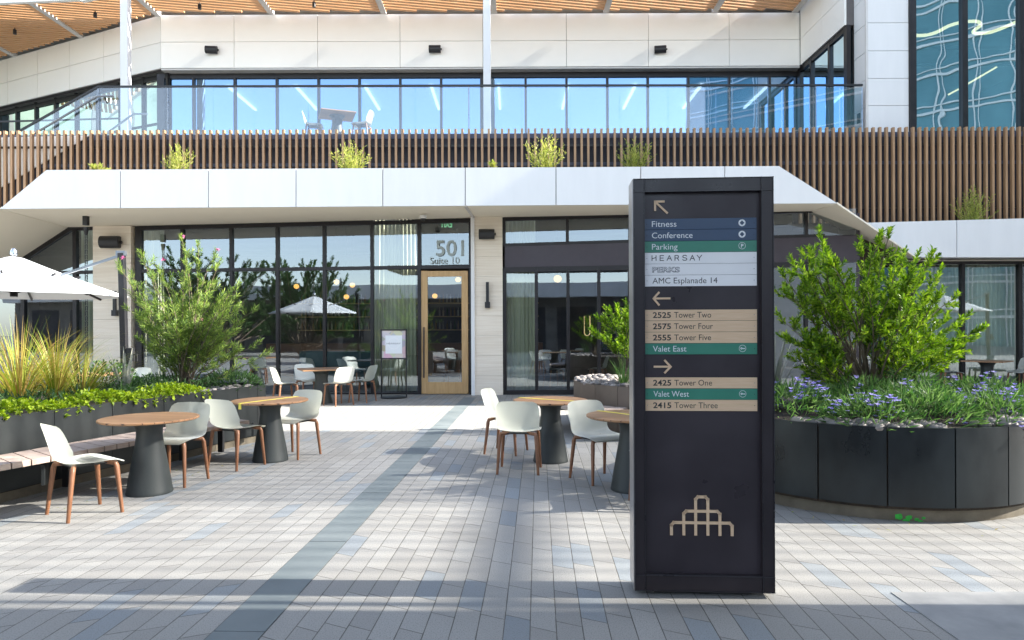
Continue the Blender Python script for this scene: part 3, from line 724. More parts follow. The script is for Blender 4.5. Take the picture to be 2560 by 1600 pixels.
# lamps inside ---------------------------------------------------------
lamp0 = None
for (x, y, lab) in ((841, 705, 'yellow globe lamp inside, first from the left in the storefront'), (881, 713, 'yellow globe lamp inside, right of the umbrella reflection top'), (741, 716, 'yellow globe lamp inside, left of all the others'), (1145, 699, 'yellow globe lamp seen through top of the oak door'), (1087, 740, 'small globe lamp seen through the oak door lower down'), (1394, 697, 'wide warm lamp behind the folding doors'), (866, 742, 'faint low globe lamp over the bar'), (1020, 715, 'dim lamp behind the tall curtain')):
    Yp = 19.0; a = W(x, y, Yp); rr = .075 if 'wide' not in lab else .11
    o = thing('pendant_lamp', lab, 'lamp', a, 0, 'pendant lamps in the restaurant')
    s = MB(); s.ball((0, 0, 0), rr, (1, 1, .9), 14, 8); s.build('globe', M['lamp'], o, True)
    s = MB(); s.tube([(0, 0, rr*.8), (0, 0, 4.37-a.z)], .008, 6); s.build('cord', M['black'], o)
lx = [-9.2, -7.0, -4.75, -2.6, -.4, 1.85, 4.05, 6.2, 8.4]
nm_ = ['first', 'second', 'third', 'fourth', 'fifth', 'sixth', 'seventh', 'eighth', 'ninth']
for i, x in enumerate(lx):
    q_ = MB((x, 23, zh)); q_.mm((x-.04, 22.2, zh+.02), (x+.04, 24.6, zh+.08)); tag(q_.build('line_lamp', M['led']), 'white line lamp on the upper ceiling, %s from the left' % nm_[i], 'lamp', 'line lamps in the upper room').location = (x, 23, zh)
# exit sign (seen from its back, so mirrored)
a = W(1101, 570, 17.4); b = W(1130, 570, 17.4); ex = thing('exit_sign', 'green mirrored exit sign inside above the oak door', 'exit sign', a)
s = MB(a); s.mm((a.x-.06, a.y+.01, a.z-.04), (b.x+.06, a.y+.03, a.z+.24)); s.build('plate', glass('exit_plate', (.6, .75, .65), 0, .05), ex)
s = MB(a); text(s, 'EXIT', a.x, a.z+.02, b.x-a.x, a.y, True, flip=True, height=.17); s.build('lettering', M['exit'], ex)
s = MB(a); s.mm((a.x-.1, a.y-.01, a.z+.24), (b.x+.1, a.y+.05, a.z+.28)); s.build('mount', M['steel'], ex)

# ================================================================== CHAIRS AND TABLES
def catmull(P, t):
    n_ = len(P)-1; x = t*n_; i = min(int(x), n_-1); u = x-i
    p0, p1, p2, p3 = P[max(i-1, 0)], P[i], P[i+1], P[min(i+2, n_)]
    return [.5*((2*b)+(c-a)*u+(2*a-5*b+4*c-d)*u*u+(3*b-a-3*c+d)*u**3) for a, b, c, d in zip(p0, p1, p2, p3)]
#  x, z, half width, edge lift (z), edge forward (x)
PROF = [(.235, .432, .185, .0, 0), (.215, .452, .225, .0, 0), (.12, .462, .24, .008, 0), (-.02, .452, .242, .016, 0), (-.14, .452, .238, .03, .01),
        (-.205, .478, .232, .05, .03), (-.235, .545, .235, .03, .055), (-.255, .63, .238, .0, .05), (-.275, .71, .232, 0, .04), (-.293, .775, .212, -.004, .03), (-.30, .80, .165, -.006, .022)]
def shell(s0, s1, ns, nt=12):
    bm = bmesh.new(); rows = []
    for i in range(ns+1):
        x, z, hw, ez, exx = catmull(PROF, lerp(s0, s1, i/ns)); row = []
        for j in range(nt+1):
            t_ = -1+2*j/nt; e = abs(t_)**2.4; row.append(bm.verts.new((x+exx*e, t_*hw, z+ez*e)))
        rows.append(row)
    for i in range(ns):
        for j in range(nt): bm.faces.new((rows[i][j], rows[i+1][j], rows[i+1][j+1], rows[i][j+1]))
    bmesh.ops.solidify(bm, geom=bm.faces[:], thickness=.013)
    bmesh.ops.recalc_face_normals(bm, faces=bm.faces[:]); return bm
def bmobj(bm, name, m, parent, smooth=True):
    me = bpy.data.meshes.new(name); bm.to_mesh(me); bm.free(); me.materials.append(m)
    if smooth: me.shade_smooth(); me.set_sharp_from_angle(angle=R(50))
    o = bpy.data.objects.new(name, me); col.objects.link(o); o.parent = parent; return o
def make_chair(label, group):
    t = thing('cafe_chair', label, 'chair', (0, 0, 0), 0, group)
    bmobj(shell(0, .49, 14), 'seat', M['shell'], t); bmobj(shell(.49, 1, 16), 'backrest', M['shell'], t)
    for sx, sy in ((1, 1), (1, -1), (-1, 1), (-1, -1)):
        s = MB(); x0, y0 = (.15 if sx > 0 else -.15), sy*.15
        s.tube([(x0-.03*sx, y0-.05*sy, .438), (x0+.015*sx, y0+.04*sy, .43), (x0+.022*sx, y0+.047*sy, .40), (.205*sx if sx > 0 else -.215, sy*.222, 0)], [.018, .022, .022, .0145], 8)
        s.build('leg', M['leg'], t, True, angle=50)
    s = MB(); s.mm((-.15, -.14, .428), (.15, .14, .440)); s.build('seat_frame', M['black'], t)
    return t
CH = make_chair('sage plastic chair', 'cafe chairs on the plaza'); CH_used = [False]
def chair(loc, deg, label, group='cafe chairs on the plaza', z=0):
    loc = Vector(loc); loc.z = z
    if not CH_used[0]:
        CH_used[0] = True; CH.location = loc; CH.rotation_euler = (0, 0, R(deg)); CH['label'] = label; CH['group'] = group; return CH
    return dup(CH, loc, R(deg), label, group)
def mid(a, b): return (G(*a)+G(*b))/2
chair(mid((116, 1286), (310, 1280)), 53, 'sage plastic chair nearest the camera at left, in front of the near left table')
chair(mid((403, 1201), (446, 1222))+V(.03, .08, 0), -97, 'sage plastic chair facing the camera between the two left tables')
chair(mid((520, 1169), (664, 1162)), 65, 'sage plastic chair with its back to us at the second left table')
chair(mid((725, 1131), (750, 1149)), -113, 'sage plastic chair right of the second left table, facing it')
chair(mid((1212, 1136), (1319, 1125)), -20, 'sage plastic chair seen edge on left of the middle right table')
chair(mid((1239, 1185), (1356, 1169)), 84, 'sage plastic chair turned squarely away in front of the middle right table')
chair(V(.90, 7.10, 0), -62, 'sage plastic chair between the two tables left of the directory sign')
chair(V(1.31, 6.06, 0), 95, 'sage plastic chair almost hidden behind the directory sign')
# round tables
def make_table(label):
    t = thing('round_table', label, 'table', (0, 0, 0), 0, 'round cafe tables')
    s = MB(); s.lathe([(.0, 0), (.205, 0), (.208, .012), (.203, .03), (.185, .15), (.155, .32), (.128, .47), (.116, .56), (.118, .62), (.14, .67), (.19, .70), (.0, .702)], n=40); s.build('pedestal', M['base'], t, True, angle=30)
    s = MB(); s.lathe([(.0, .703), (.425, .703), (.443, .712), (.443, .724), (.438, .728), (.0, .728)], n=56); s.build('tabletop', M['teak'], t, True, angle=30)
    return t
TB = make_table('round teak topped table on a dark flared pedestal, nearest at left')
def under(px, py, r=.2): p_ = G(px, py); return p_+V(0, r, 0)
TP = [(under(346, 1244), 0, ''), (under(661, 1159), 20, 'round teak topped table with yellow tape, farther of the two at left'), (under(1379, 1161), -15, 'round teak topped table with yellow tape, right of the paving band'), (V(1.165, 6.66, 0), 10, 'round teak topped table partly hidden by the directory sign')]
for i, (p_, a, lab) in enumerate(TP):
    if i == 0: TB.location = p_; TB.rotation_euler = (0, 0, R(-12))
    else: dup(TB, p_, R(a), lab)
for i, (c, a, lab) in enumerate(((TP[1][0], 62, 'yellow tape stretched across the second left table top'), (TP[2][0], -35, 'yellow tape stretched across the middle right table top'), (TP[3][0], -50, 'yellow tape on the table partly hidden by the directory sign'))):
    s = MB(); s.mm((-.44, -.02, .7285), (.44, .02, .7305)); s.mm((.44, -.02, .66), (.447, .02, .7305)); s.mm((-.447, -.02, .66), (-.44, .02, .7305)); o = s.build('tape', M['yellow']); o.location = c; o.rotation_euler = (0, 0, R(a)); tag(o, lab, 'tape', 'tape on tables')
# square tables by the windows
def make_sq(label, loc, rz):
    t = thing('square_table', label, 'table', loc, rz, 'square tables by the windows')
    s = MB(); s.lathe([(.0, 0), (.23, 0), (.23, .02), (.17, .25), (.13, .5), (.14, .62), (.2, .70), (0, .705)], n=28); s.build('pedestal', M['base'], t, True, angle=30)
    s = MB(); s.mm((-.44, -.44, .706), (.44, .44, .735)); s.build('tabletop', M['teak'], t, bevel=.004); return t
p5 = V(-4.05, 14.5, 0)
SQ = make_sq('square dark wood table before the storefront, left of the poster stand', p5, R(25))
G5 = 'chairs around the square table by the storefront'
chair(p5+V(-.62, -.42, 0), 35, 'pale chair at near left corner of the square storefront table', G5)
chair(p5+V(-.42, .50, 0), -50, 'pale chair behind the square storefront table, at its left', G5)
chair(p5+V(.46, -.40, 0), 140, 'pale chair at near right corner of the square storefront table', G5)
chair(p5+V(.82, .22, 0), 165, 'pale chair at far right of the square storefront table', G5)
p6 = V(11.65, 16.75, 0)
dup(SQ, p6, R(40), 'square wood table before the curtained window at far right')
G6 = 'chairs at the far right table'
chair(p6+V(-.85, .05, 0), -20, 'pale chair left of the far right table, half behind the shrub', G6)
chair(p6+V(.92, .1, 0), 195, 'pale chair right of the far right table at the picture edge', G6)
p7 = V(-7.75, 13.2, 0)
dup(SQ, p7+V(-.35, -.15, 0), R(10), 'square wood table behind the left planter grasses')
chair(p7+V(.1, .55, 0), -110, 'pale chair behind the left planter grasses', 'chairs behind the left planter')
# terrace set
pt = V(-4.55, 17.85, 6.44)
tt_ = dup(SQ, pt, R(20), 'reddish table on the upper terrace behind the glass railing')
GT = 'chairs on the upper terrace'
chair(pt+V(-.62, .05, 0), 10, 'white chair left of the terrace table behind the glass', GT, 6.44)
chair(pt+V(.66, -.02, 0), 175, 'white chair right of the terrace table behind the glass', GT, 6.44)
# inside
GI = 'chairs inside the restaurant'
for (x, y, a, lab) in ((-5.2, 17.9, 60, 'dim chair inside the glass left of the poster stand'), (-6.6, 18.0, -30, 'dim chair inside the glass behind the left shrub'), (-1.55, 18.2, 80, 'dim chair inside, seen low through the oak door'), (1.1, 18.0, 20, 'dim chair inside, behind the folding doors'), (2.3, 18.3, 160, 'dim chair inside, near the brass door handle')):
    chair((x, y, 0), a, lab, GI, .03)
bq = MB((-3.8, 19, 0)); bq.mm((-6, 18.7, .03), (-3.2, 19.3, .5)); bq.mm((-6, 19.2, .5), (-3.2, 19.4, .95)); tag(bq.build('banquette', M['teal'], None, bevel=.04), 'teal upholstered banquette inside behind the storefront table', 'bench seat').location = (-3.8, 19, 0)

# ================================================================== POSTER STAND
ps = W(985, 988, 15.55); ps.z = 0
st = thing('poster_stand', 'black floor stand holding a small menu poster left of the oak door', 'poster stand', ps)
kx = 15.55/F
def pz(y): return EYE+(HY-y)/F*15.55
s = MB(); s.lathe([(.0, .006), (.30, .006), (.30, .02), (.28, .03), (0, .032)], n=32); s.build('base', M['black'], st, True, angle=30)
for sx in (-1, 1): s = MB(); s.mm((sx*.285-.012, -.012, .02), (sx*.285+.012, .012, pz(842))); s.build('leg', M['black'], st)
z0, z1 = pz(897), pz(822); s = MB()
for a, b in (((-.30, -.02, z0), (-.27, .02, z1)), ((.27, -.02, z0), (.30, .02, z1)), ((-.27, -.018, z1-.03), (.27, .018, z1)), ((-.27, -.018, z0), (.27, .018, z0+.03))): s.mm(a, b)
s.build('frame', M['black'], st)
def collage():
    m, t, o = newmat('food_collage'); n = N(t); p = n.new('ShaderNodeBsdfPrincipled'); n.ln(p.outputs[0], o.inputs[0]); tc = n.new('ShaderNodeTexCoord')
    vo = n.new('ShaderNodeTexVoronoi'); vo.inputs['Scale'].default_value = 7; n.ln(tc.outputs['Object'], vo.inputs['Vector'])
    hs = n.new('ShaderNodeHueSaturation'); hs.inputs['Saturation'].default_value = .55; hs.inputs['Value'].default_value = .8; n.ln(vo.outputs['Color'], hs.inputs['Color'])
    n.ln(n.mix(.5, hs.outputs[0], (.55, .45, .38, 1)), p.inputs[0]); return m
s = MB(); s.mm((-.27, -.005, z0+.03), (.27, .005, z1-.03)); po = s.build('poster', collage(), st)
s = MB(); s.mm((-.19, -.008, z0+.13), (.19, -.0055, z1-.14)); s.build('white_card', M['txtw'], po)
s = MB(); text(s, 'HEARSAY', -.16, (z0+z1)/2+.0, .32, -.0095, height=.035); s.build('lettering', M['txtg'], po)
s = MB(); n_ = 40; rr = .13; cz = (z0+z1)/2+.02
for i in range(n_):
    a, b = 2*math.pi*i/n_, 2*math.pi*(i+1)/n_; s.quad((rr*math.cos(a), -.0088, cz+rr*math.sin(a)), (rr*math.cos(b), -.0088, cz+rr*math.sin(b)), ((rr-.006)*math.cos(b), -.0088, cz+(rr-.006)*math.sin(b)), ((rr-.006)*math.cos(a), -.0088, cz+(rr-.006)*math.sin(a)))
s.build('ring_mark', M['swhite'], po)

# ================================================================== UMBRELLAS
def make_umbrella(loc, label, ang=0):
    t = thing('cantilever_umbrella', label, 'umbrella', loc, ang, 'white cantilever umbrellas')
    # local: canopy centre at x=-1.5, pole at origin
    cx, r0, zr, za = -1.62, 1.50, 2.10, 2.68; s = MB(); n_ = 8; rings = [(.03, za), (.12, za-.02), (.45, za-.165), (.85, za-.33), (1.2, za-.465), (r0, zr)]
    vs = []; fs = []; sub = 6; K = n_*sub
    for ri, (r_, z_) in enumerate(rings):
        for k_ in range(K):
            a = 2*math.pi*(k_/K)+R(22.5); ph = (k_ % sub)/sub; sag = math.sin(math.pi*ph)
            rr_ = r_*(math.cos(math.pi/n_)/math.cos((ph-.5)*2*math.pi/n_))/math.cos(math.pi/n_)*math.cos(math.pi/n_)**(1)
            rr_ = r_*math.cos(math.pi/n_)/math.cos((ph-.5)*2*math.pi/n_)
            vs.append((cx+rr_*math.cos(a), rr_*math.sin(a), z_-.035*sag*(r_/r0)*(1 if ri < 5 else .1)))
    for i in range(len(rings)-1):
        for k_ in range(K): a = i*K+k_; b = i*K+(k_+1) % K; fs.append((a, a+K, b+K, b))
    s.add(vs, fs); cp = s.build('canopy', M['cloth'], t, True, angle=12); m2 = cp.modifiers.new('thick', 'SOLIDIFY'); m2.thickness = .006
    s = MB(); s.lathe([(.02, 0), (.05, .03), (.05, .08), (.025, .12), (0, .125)], (cx, 0, za), 16); s.build('finial', M['chrome'], t, True)
    s = MB(); s.lathe([(.05, 0), (.05, .14)], (cx, 0, zr-.02), 12); hb = s.build('hub', M['dark'], t, True)
    for k_ in range(8):
        a = 2*math.pi*k_/8+R(22.5); s = MB(); ca, sa = math.cos(a), math.sin(a)
        s.bar((cx+.05*ca, .05*sa, za-.05), (cx+(r0-.03)*ca, (r0-.03)*sa, zr-.012), .025, .035); s.bar((cx+.05*ca, .05*sa, zr+.05), (cx+.85*ca, .85*sa, za-.28), .022, .028); s.build('rib', M['dark'], t)
    s = MB(); s.bar((0, 0, .02), (-.06, 0, 2.74), .09, .09); s.build('pole', M['black'], t, bevel=.008)
    s = MB(); s.bar((-.06, 0, 2.71), (-.95, 0, 2.40), .035, .035); s.build('arm', M['rail'], t); s = MB(); s.mm((-.13, -.04, 2.70), (-.0, .04, 2.77)); s.build('arm_cap', M['rail'], t)
    s = MB(); s.mm((.03, -.06, 1.1), (.1, .06, 1.3)); s.tube([(.08, 0, 1.2), (.16, 0, 1.2), (.16, 0, 1.1)], .012); s.build('crank', M['black'], t)
    s = MB(); s.mm((-.35, -.35, .0), (.35, .35, .06)); s.build('base_plate', M['black'], t); return t
UPOS = V(-5.85, 10.35, 0)
um = make_umbrella(UPOS, 'white cantilever umbrella with dark pole behind the left planter', R(4))
dup(um, V(16.9, 11.0, 0), R(0), 'white cantilever umbrella standing beyond the right edge, mirrored in the glass')

# ================================================================== LEFT PLANTER AND BENCH
fr = [(-5.2, 4.9), (-4.72, 6.0), (-4.46, 7.0), (-4.08, 8.0), (-3.80, 8.9), (-3.56, 9.55)]
end = [(-3.52, 9.75), (-3.6, 9.95), (-3.85, 10.1)]
back = [(-5.0, 10.15), (-6.6, 9.9), (-8.5, 8.6), (-8.8, 5.5), (-6.5, 4.4)]
loop = fr+end+back
pl = thing('long_planter', 'long blackened steel planter curving away at left, planted with grasses and a shrub', 'planter', (-5, 8, 0)); PO = (-5, 8, 0)
HP = .79
def panels(mb, pts, z0, z1, t, gap=.006, close=False):
    n_ = len(pts)
    for i in range(n_ if close else n_-1):
        a = Vector(pts[i]); b = Vector(pts[(i+1) % n_]); L_ = (b-a).length; d_ = (b-a)/L_; nn = V(d_.y, -d_.x)
        a2 = a+d_*gap/2; b2 = b-d_*gap/2
        mb.prism([(a2.x, a2.y, z0), (b2.x, b2.y, z0), (b2.x-nn.x*t, b2.y-nn.y*t, z0), (a2.x-nn.x*t, a2.y-nn.y*t, z0)], (0, 0, z1-z0))
def subdiv(pts, step):
    out = []
    for i in range(len(pts)-1):
        a = Vector(pts[i]); b = Vector(pts[i+1]); n_ = max(1, round((b-a).length/step))
        out += [a.lerp(b, k_/n_) for k_ in range(n_)]
    return out+[Vector(pts[-1])]
def smooth2(pts, n_=6):
    P = [tuple(p) for p in pts]; return [Vector(catmull(P, i/(n_*(len(P)-1)))) for i in range(n_*(len(P)-1)+1)]
frs = smooth2(fr, 8)
def resample(pts, step):
    out = [pts[0]]; acc = 0
    for i in range(1, len(pts)):
        acc += (pts[i]-pts[i-1]).length
        if acc >= step: out.append(pts[i]); acc = 0
    if (out[-1]-pts[-1]).length > .05: out.append(pts[-1])
    return out
frp = resample(frs, .60)
lp = frp+[Vector(p) for p in end]+subdiv(back, .8)
s = MB(PO); panels(s, lp, .10, HP, .015, close=True); po_ = s.build('panel', M['gsteel'], pl)
s = MB(PO); cen = sum((Vector(p) for p in lp), Vector((0, 0)))/len(lp)
inn = [cen+(p-cen)*.985 for p in lp]
s.prism([(p.x, p.y, 0) for p in inn], (0, 0, .11)); s.build('concrete_curb', M['curb'], pl)
s = MB(PO); s.prism([(p.x, p.y, .09) for p in [cen+(p-cen)*.99 for p in lp]], (0, 0, HP-.16)); s.build('soil', M['soil'], pl)
# bench
bn = thing('slatted_bench', 'weathered wooden slat bench running along the left planter', 'bench', (-4, 7, 0)); BO = (-4, 7, 0)
s = MB(BO); fo_ = smooth2([(-4.62, 4.9), (-4.28, 5.72), (-3.92, 6.7), (-3.55, 7.75), (-3.22, 8.55)], 24)
bo_ = smooth2([(-5.05, 5.15), (-4.68, 6.06), (-4.37, 7.0), (-3.99, 7.98), (-3.66, 8.80)], 24)
acc = 0; i0 = 0; cuts = [0]
for i in range(1, len(fo_)):
    acc += (fo_[i]-fo_[i-1]).length
    if acc > .135: cuts.append(i); acc = 0
for a, b in zip(cuts[:-1], cuts[1:]):
    f0, f1, b0_, b1 = fo_[a], fo_[b], bo_[a], bo_[b]
    f0 = f0.lerp(f1, .03); f1 = f1.lerp(f0, .05); b0_ = b0_.lerp(b1, .03); b1 = b1.lerp(b0_, .05)
    s.prism([(f0.x, f0.y, .40), (f1.x, f1.y, .40), (b1.x, b1.y, .40), (b0_.x, b0_.y, .40)], (0, 0, .05))
s.build('seat_slats', M['bench'], bn)
for q in (.12, .45, .8, .95):
    s = MB(BO); i = int(q*(len(fo_)-1)); a = fo_[i].lerp(bo_[i], .2); b = bo_[i]; s.bar((a.x, a.y, .36), (b.x, b.y, .36), .05, .07); s.bar((b.x, b.y, .02), (b.x, b.y, .38), .06, .06); s.build('steel_bracket', M['black'], bn)
for i, (x, y, lab) in enumerate(((104, 1183, 'small recessed step light on the planter face under the bench, nearest'), (625, 1072, 'small recessed step light on the planter face, near its far end'))):
    p_ = W(x, y, 6.25 if i == 0 else 9.3); 
    q_ = MB(p_); q_.box((p_.x+.05, p_.y-.03, p_.z), (.03, .12, .19), R(20)); tag(q_.build('step_light', M['gsteel'], None, bevel=.004), lab, 'light', 'step lights on the left planter').location = p_

# ================================================================== RIGHT PLANTER (round)
PC = V(3.52, 6.97, 0); PR = 1.50; PH = .765
rp = thing('round_planter', 'large round blackened steel planter with flowering mounds and a bright shrub at right', 'planter', PC)
angs = [-2.92, -2.57, -2.235, -1.895, -1.56, -1.235, -.93, -.60, -.27, .06, .39, .72, 1.05, 1.38, 1.71, 2.04, 2.37, 2.70, 3.03]
for i in range(len(angs)):
    a, b = angs[i], angs[(i+1) % len(angs)]
    if b < a: b += 2*math.pi
    s = MB(); ga = .004; n_ = 6; vs = []
    for q in range(n_+1):
        t_ = lerp(a+ga, b-ga, q/n_)
        for r_ in (PR+.02, PR): vs += [(r_*math.cos(t_), r_*math.sin(t_), .125), (r_*math.cos(t_), r_*math.sin(t_), PH)]
    fs = []
    for q in range(n_):
        o = q*4; fs += [(o, o+4, o+5, o+1), (o+2, o+3, o+7, o+6), (o+1, o+5, o+7, o+3), (o, o+2, o+6, o+4)]
    fs += [(0, 1, 3, 2), (n_*4, n_*4+2, n_*4+3, n_*4+1)]
    s.add(vs, fs); s.build('panel', M['dsteel'], rp, True, angle=35)
s = MB(); s.lathe([(0, 0), (PR-.035, 0), (PR-.035, .115), (PR-.035, .14), (0, .14)], n=72); s.build('concrete_curb', M['curb'], rp, True, angle=30)
s = MB(); s.lathe([(0, .1), (PR-.003, .1), (PR-.003, PH-.03), (PR-.15, PH-.04), (0, PH+.05)], n=64); s.build('soil', M['soil'], rp, True, angle=40)
s = MB()
for (x, y) in ((2250, 1289), (2264, 1301), (2290, 1298), (2308, 1295), (2278, 1306), (2245, 1292), (2300, 1303), (2272, 1293)):
    d_ = ray(x, y); ang = math.atan2(0, 1)
    for it in range(60):
        Y_ = 5.0+it*.01; q_ = W(x, y, Y_)-PC
        if q_.xy.length < PR-.033: break
    n2 = q_.xy.normalized(); tx = V(-n2.y, n2.x, 0)
    r_ = random.uniform(.012, .026); base_ = V(n2.x*(PR-.032), n2.y*(PR-.032), q_.z)
    s.add([base_+tx*r_*math.cos(a)*random.uniform(.7, 1.4)+V(0, 0, r_*math.sin(a)*random.uniform(.6, 1.1)) for a in [2*math.pi*k_/11 for k_ in range(11)]], [tuple(range(11))])
s.build('spray_paint_mark', mat('green_paint', (.03, .38, .04), .6, var=.2, scale=30), rp)
# middle planter behind the tables
MC = V(2.5, 10.9, 0); MR = 1.52
mp_ = thing('steel_planter', 'smaller steel planter with pebbles and a shrub, just left of and behind the sign', 'planter', MC)
s = MB(); pts = [Vector((MR*math.cos(a), MR*math.sin(a))) for a in [2*math.pi*k_/22 for k_ in range(22)]]
panels(s, pts, .1, .74, .015, close=True); s.build('panel', mat('tan_steel', (.11, .085, .07), .45, .4, c2=(.17, .135, .11), scale=2), mp_)
s = MB(); s.lathe([(0, 0), (MR-.06, 0), (MR-.06, .12), (0, .12)], n=40); s.build('concrete_curb', M['curb'], mp_)
s = MB(); s.lathe([(0, .1), (MR-.04, .1), (MR-.04, .70), (0, .74)], n=40); s.build('soil', M['soil'], mp_)
bm2 = thing('slatted_bench', 'short wooden slat bench beside the smaller steel planter', 'bench', (1.2, 9.5, 0))
s = MB((1.2, 9.5, 0))
for i in range(9):
    a = R(232-i*7.5); r0_, r1_ = MR+.02, MR+.5; da = R(3.4)
    s.prism([(MC.x+r_*math.cos(t_), MC.y+r_*math.sin(t_), .40) for r_, t_ in ((r0_, a-da), (r1_, a-da), (r1_, a+da), (r0_, a+da))], (0, 0, .05))
s.build('seat_slats', M['bench'], bm2)
for a in (R(225), R(190)): s = MB((1.2, 9.5, 0)); s.bar((MC.x+MR*math.cos(a), MC.y+MR*math.sin(a), .35), (MC.x+(MR+.4)*math.cos(a), MC.y+(MR+.4)*math.sin(a), .35), .05, .09); s.build('steel_bracket', M['black'], bm2)

# ================================================================== PLANTS
def leaf(mb, p, d, n, L_, w_, fold=.25):
    s_ = d.cross(n)
    if s_.length < 1e-4: s_ = d.cross(V(1, 0, 0))
    s_.normalize(); up = s_.cross(d).normalized()
    m1 = p+d*L_*.55
    mb.add([p, m1+s_*w_/2+up*w_*fold, p+d*L_, m1-s_*w_/2+up*w_*fold], [(0, 1, 2), (0, 2, 3)])
def rvec(): 
    while True:
        v_ = V(random.uniform(-1, 1), random.uniform(-1, 1), random.uniform(-1, 1))
        if .05 < v_.length < 1: return v_.normalized()
def bez(a, b, c, t_): return a*(1-t_)**2+b*2*t_*(1-t_)+c*t_*t_
def shrub(name, label, cat, base, tips, leafm, L_, w_, nodes, twigs, twl, trunk_r=.014, spread=.5, up=.6, extra=None, upright=.45, start=.35, basejit=.08, whorl=3, tipL=0):
    t = thing(name, label, cat, base); base = Vector(base); lm = MB(base); st_ = MB(base)
    for tip in tips:
        b0 = base+V(random.uniform(-basejit, basejit), random.uniform(-basejit, basejit), 0)
        c_ = V(lerp(b0.x, tip.x, .35), lerp(b0.y, tip.y, .35), lerp(b0.z, tip.z, .62))+rvec()*.16
        n_ = 9; P = [bez(b0, c_, tip, i/n_) for i in range(n_+1)]
        st_.tube(P, [lerp(trunk_r, .0025, (i/n_)**.7) for i in range(n_+1)], 5)
        for k_ in range(twigs):
            t_ = lerp(start, 1, (k_+random.random())/twigs); p_ = bez(b0, c_, tip, t_); d_ = (bez(b0, c_, tip, min(1, t_+.05))-bez(b0, c_, tip, t_-.05)).normalized()
            tl = twl*random.uniform(.6, 1.2)*(1.15-.5*t_); td = (d_*up+rvec()*spread+V(0, 0, upright)).normalized()
            if k_ == twigs-1: td = (d_+V(0, 0, .3)).normalized(); p_ = tip-td*tl*.4
            q_ = p_+td*tl; st_.tube([p_, q_], [.003, .0012], 4)
            for m__ in range(nodes):
                s_ = (m__+.5)/nodes; pp = p_.lerp(q_, s_); ph = random.uniform(0, 6.28)
                ax = td.cross(V(.3, .2, 1)).normalized(); ay = td.cross(ax)
                for w__ in range(whorl):
                    aa = ph+w__*2*math.pi/whorl; o_ = ax*math.cos(aa)+ay*math.sin(aa)
                    ld = (td*.75+o_*.8+V(0, 0, .12)).normalized(); leaf(lm, pp, ld, (o_*-.5+td), L_*random.uniform(.7, 1.2), w_*random.uniform(.8, 1.15))
    lm.build('crown', leafm, t); st_.build('stems', M['bark'], t, True)
    return t
def px_tips(lst, Y, jit):
    out = []
    for x, y in lst: out.append(W(x, y, Y+random.uniform(-jit, jit)))
    return out
# right shrub
tips = px_tips([(2050, 590), (2030, 640), (2075, 650), (2155, 622), (2200, 600), (2222, 590), (2195, 660), (2290, 650), (2280, 690), (2345, 690), (2345, 745), (2385, 745), (2450, 825), (2430, 850), (2400, 870), (2380, 900), (2340, 930), (2010, 640), (1985, 665), (1960, 690), (1948, 735), (1980, 740), (1955, 800), (1965, 850), (1985, 900), (2020, 930), (2410, 800), (2360, 800), (2050, 900)], 6.9, .45)
tips += px_tips([(random.uniform(1985, 2390), random.uniform(640, 880)) for i in range(36)], 6.9, .75)
sb = W(2165, 1045, 6.95); sb.z = PH-.02
shrub('green_shrub', 'large bright green multi stemmed shrub in the round planter right of the sign', 'shrub', sb, tips, M['leafA'], .060, .024, 10, 9, .27, .017, .7, .5, start=.5, whorl=3)
# left shrub
tips = px_tips([(352, 640), (300, 668), (330, 690), (365, 650), (330, 740), (320, 775), (350, 800), (400, 680), (430, 700), (455, 600), (468, 640), (495, 615), (470, 680), (535, 640), (548, 660), (520, 720), (575, 730), (592, 720), (590, 770), (632, 778), (600, 810), (560, 790), (350, 850), (380, 880), (420, 780), (450, 820), (500, 800), (540, 850), (590, 880), (668, 885), (640, 860), (480, 880), (430, 900), (560, 900)], 9.35, .35)
tips += px_tips([(random.uniform(350, 590), random.uniform(740, 900)) for i in range(34)], 9.35, .5)
lb = W(462, 962, 9.35); lb.z = HP-.08
ls = shrub('needle_shrub', 'tall airy needle leaved shrub with purple flower tips in the left planter', 'shrub', lb, tips, M['leafB'], .078, .011, 10, 8, .21, .009, .8, .55, start=.42, whorl=3, upright=.45)
fl = MB(lb)
for x, y in ((460, 592), (408, 650), (308, 645), (505, 800), (545, 625)):
    c = W(x, y, 9.35)
    for i in range(12): leaf(fl, c, (rvec()+V(0, 0, .6)).normalized(), rvec(), .035, .012)
fl.build('flowers', M['pink'], ls)
# middle shrub beside the sign
tips = px_tips([(1500, 800), (1482, 830), (1520, 780), (1545, 775), (1560, 790), (1570, 770), (1510, 850), (1535, 870), (1555, 850), (1580, 830), (1600, 790), (1630, 770), (1650, 800), (1620, 850), (1660, 850), (1590, 870)], 10.4, .4)
mb_ = V(W(1590, 980, 10.4).x+.05, 10.4, .72)
shrub('green_shrub', 'small bright shrub in the smaller planter, half hidden by the sign', 'shrub', mb_, tips, M['leafA'], .075, .028, 8, 8, .26, .012, .55, .7, start=.5)

